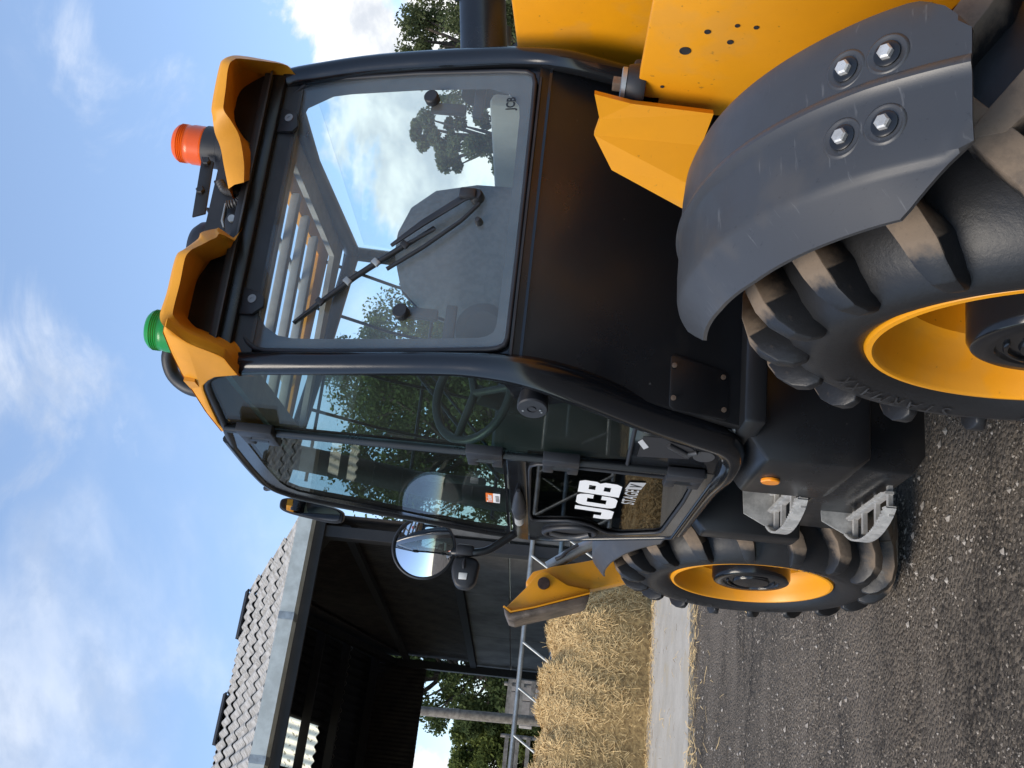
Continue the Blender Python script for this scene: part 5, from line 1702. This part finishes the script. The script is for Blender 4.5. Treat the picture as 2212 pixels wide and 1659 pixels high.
tube('antenna_lead', [(1.367, 2.6, 2.484), (1.338, 2.6, 2.483), (1.313, 2.6, 2.482), (1.293, 2.6, 2.474)], [0.003, 0.004, 0.005, 0.003], GALV, tele, n=8)
prism('valley_bracket', [(1.335, 2.59, 2.43), (1.335, 2.59, 2.468), (1.31, 2.59, 2.474), (1.27, 2.59, 2.462), (1.265, 2.59, 2.43)], (0, 0.01, 0), PLAS, tele, bevel=0.003)
lathe('bracket_nut', [(0.011, 0), (0.011, -0.006), (0, -0.006)], (1.315, 2.588, 2.452), (0, 1, 0), GALV, tele, n=14)

# ------------------------------------------------------------------ mirrors
mr = empty('round_mirror', (0.697, 3.97, 1.96), 0, tele)
mc, mn = Vector((0.697, 3.965, 1.958)), Vector((0.02, -1, 0.05)).normalized()
lathe('mirror_shell', [(0.119, -0.004), (0.121, 0.0), (0.121, 0.008), (0.112, -0.02), (0.07, -0.04), (0.0, -0.045)], mc, mn, PLAS, mr, n=48, smooth=50)
RS = 0.42
lathe('mirror_glass', [(0.113 * k / 14, 0.006 + math.sqrt(RS * RS - (0.113 * k / 14) ** 2) - math.sqrt(RS * RS - 0.113 ** 2)) for k in range(14, -1, -1)], mc, mn, MIRROR, mr, n=56, smooth=80, cap=False)
ring = [mc + mn * 0.004 + (Vector((1, 0.02, 0)).normalized() * math.cos(t) + Vector((0, 0, 1)) * math.sin(t)) * 0.117 for t in (2 * math.pi * k / 48 for k in range(49))]
tube('mirror_rim', ring, 0.006, PLAS, mr, n=8)
tube('mirror_arm', smooth_path([(0.80, 3.96, 1.60), (0.783, 3.95, 1.62), (0.764, 3.95, 1.643), (0.728, 3.95, 1.687), (0.707, 3.95, 1.719), (0.696, 3.95, 1.76), (0.694, 3.955, 1.80), (0.692, 3.96, 1.835), (0.692, 3.99, 1.90)], 4), 0.0155, BLK, tele, n=14)
box('mirror_clamp', (0.70, 3.955, 1.80), (0.045, 0.045, 0.07), PLAS, tele, bevel=0.012)
wlmp = empty('work_lamp', (0.61, 3.96, 1.79), 0, tele)
lampl = [(0.668, 1.836), (0.626, 1.843), (0.59, 1.835), (0.564, 1.822), (0.556, 1.80), (0.559, 1.768), (0.58, 1.748), (0.654, 1.738), (0.672, 1.752), (0.677, 1.795)]
prism('lamp_body', [(x, 3.935, z) for x, z in lampl], (0, 0.075, 0), PLAS, wlmp, bevel=0.012, smooth=50)
prism('lamp_lens', [(0.613, 3.932, 1.812), (0.588, 3.932, 1.811), (0.589, 3.932, 1.781), (0.614, 3.932, 1.779)], (0, 0.006, 0), CLEARL, wlmp, bevel=0.002)
tube('lamp_lever', [(0.665, 3.928, 1.795), (0.645, 3.922, 1.797), (0.628, 3.925, 1.795)], [0.004, 0.007, 0.005], PLAS, wlmp, n=8)
fm = empty('long_mirror', (0.80, 3.92, 2.4), 0, tele)
def sq(c): return math.copysign(abs(c) ** 0.55, c)
ov = [(0.782 + 0.031 * sq(math.cos(t)) + 0.016 * sq(math.sin(t)), 2.396 + 0.125 * sq(math.sin(t))) for t in (2 * math.pi * k / 40 for k in range(40))]
prism('mirror_shell', [(x, 3.90, z) for x, z in ov], (0.01, 0.035, 0), PLAS, fm, bevel=0.008, smooth=50)
prism('mirror_glass', [(0.783 + (x - 0.783) * 0.80, 3.885 + (z - 2.396) * -0.10, 2.396 + (z - 2.396) * 0.90) for x, z in ov], (0, 0.002, 0), MIRROR, fm)
tube('mirror_bracket', smooth_path([(0.84, 3.93, 2.42), (0.865, 3.93, 2.47), (0.868, 3.9, 2.54), (0.855, 3.88, 2.575), (0.84, 3.86, 2.57), (0.845, 3.8, 2.50)], 4), 0.008, PLAS, tele, n=8)

# ------------------------------------------------------------------ inside the cab
seat = empty('driver_seat', (1.38, 2.9, 1.05), 0, tele)
sb = []
for z, w, y in ((1.30, 0.20, 2.84), (1.40, 0.235, 2.82), (1.60, 0.24, 2.79), (1.80, 0.225, 2.77), (1.92, 0.19, 2.765), (1.985, 0.13, 2.77), (2.01, 0.05, 2.775)):
    ringp = []
    for k in range(17):
        an = math.pi * k / 16
        ringp.append(Vector((1.36 + w * math.cos(an), y - 0.055 * math.sin(an) ** 0.6, z)))
    sb.append(ringp)
v, f = loft_vf(sb)
v2, f2 = loft_vf([[p + Vector((0, 0.10, 0)) for p in c] for c in sb])
mb_ = MB(); mb_.add(v, f); mb_.add([Vector((p.x, 5.76 - p.y + 0.0 - 0.1, p.z)) for p in v2], f2)
mb_.build('backrest', SEATM, seat, smooth=60, fix=False)
box('cushion', (1.36, 3.08, 1.42), (0.5, 0.5, 0.14), SEATM, seat, bevel=0.05)
box('seat_base', (1.36, 3.05, 1.19), (0.38, 0.4, 0.34), DARKIN, seat, bevel=0.02)
lathe('dark_oval_pad', [(0.0, -0.05), (0.05, -0.045), (0.075, -0.02), (0.078, 0.02), (0.05, 0.045), (0, 0.05)], (1.06, 2.62, 1.72), (0.3, 1, 0.1), DARKIN, tele, n=24)  # plain dark oval inside the lower left of the rear window
box('parcel_shelf', (1.37, 2.60, 1.60), (0.84, 0.22, 0.03), TRIMP, tele, bevel=0.01)
box('side_trim', (1.785, 2.95, 1.70), (0.05, 0.7, 0.16), TRIMP, tele, bevel=0.02)
box('side_console', (1.70, 3.15, 1.42), (0.2, 0.6, 0.30), DARKIN, tele, bevel=0.03)
box('dashboard', (1.30, 3.78, 1.48), (0.62, 0.26, 0.5), DARKIN, tele, bevel=0.04)
swh = [Vector((1.17, 3.47, 1.80)) + (Vector((1, 0, 0)) * math.cos(t) + Vector((0, 0.62, 0.78)).normalized() * math.sin(t)) * 0.175 for t in (2 * math.pi * k / 40 for k in range(41))]
stw = empty('steering_wheel', (1.17, 3.47, 1.8), 0, tele)
tube('wheel_ring', swh, 0.016, GUARD, stw, n=10)
for an in (0.3, 2.84, 4.7):
    tube('wheel_spoke', [Vector((1.17, 3.475, 1.795)), Vector((1.17, 3.47, 1.80)) + (Vector((1, 0, 0)) * math.cos(an) + Vector((0, 0.62, 0.78)).normalized() * math.sin(an)) * 0.17], 0.014, GUARD, stw, n=8)
tube('steering_column', [(1.17, 3.48, 1.79), (1.18, 3.66, 1.58)], 0.035, DARKIN, stw)
for x in (1.62, 1.66):
    tube('control_lever', [(x, 3.25, 1.56), (x - 0.01, 3.22, 1.72)], [0.008, 0.014], DARKIN, tele, n=8)
fmr = empty('wing_mirror', (2.05, 3.8, 1.9), 0, tele)
box('mirror_shell', (2.06, 3.84, 1.87), (0.20, 0.03, 0.17), BLK, fmr, bevel=0.012)
box('mirror_glass', (2.06, 3.822, 1.87), (0.175, 0.004, 0.145), MIRROR, fmr, Matrix.Rotation(R(-8), 3, 'Z'), bevel=0)
tube('mirror_arm', [(1.86, 3.9, 1.70), (1.98, 3.87, 1.75), (2.06, 3.86, 1.82)], 0.010, BLK, fmr, n=8)
box('cab_screen', (1.62, 3.62, 1.86), (0.16, 0.03, 0.11), DARKIN, tele, Matrix.Rotation(R(25), 3, 'Z'), bevel=0.008)
for k in range(4):
    tube('control_lever', [(1.52 + k * 0.03, 3.42, 1.52), (1.51 + k * 0.03, 3.40, 1.64)], [0.006, 0.011], DARKIN, tele, n=8)
box('grab_handle', (0.90, 3.66, 1.9), (0.03, 0.03, 0.34), DARKIN, tele, bevel=0.012)
# screens on the far side and front, front guard rods
prism('side_pane', [(1.838, 2.62, 2.33), (1.838, 3.74, 2.33), (1.858, 3.92, 1.62), (1.858, 2.52, 1.62)], (0.005, 0, 0), GFAR, tele, smooth=None)
wsc = [[Vector((0.84, 3.66, 2.40)), Vector((1.3, 3.74, 2.40)), Vector((1.79, 3.74, 2.35))], [Vector((0.82, 3.82, 2.1)), Vector((1.3, 3.92, 2.1)), Vector((1.82, 3.86, 2.05))], [Vector((0.80, 3.97, 1.68)), Vector((1.3, 4.06, 1.66)), Vector((1.84, 3.96, 1.62))], [Vector((0.80, 3.78, 1.06)), Vector((1.3, 3.88, 1.06)), Vector((1.84, 3.82, 1.06))]]
v, f = loft_vf(wsc)
mk('windscreen', v, f, GFAR, tele, smooth=70, fix=False)
gu = empty('screen_guard', (1.32, 4.0, 1.5), 0, tele)
for i in range(5):
    xx = 0.93 + i * 0.20
    tube('guard_bar', [(xx, 3.70, 2.46), (xx, 3.88, 2.2), (xx, 4.08, 1.72), (xx, 4.05, 1.5)], 0.0065, BLK, gu, n=6)
for z, yy in ((2.40, 3.75), (2.05, 3.97), (1.72, 4.09)):
    tube('guard_cross_bar', [(0.86, yy, z), (1.82, yy, z)], 0.0065, BLK, gu, n=6)
tube('wiper_link', [(1.0, 3.99, 1.70), (1.42, 3.86, 2.12)], 0.008, BLK, tele, n=6)
tube('wiper_link', [(1.06, 3.99, 1.70), (1.48, 3.86, 2.12)], 0.006, BLK, tele, n=6)
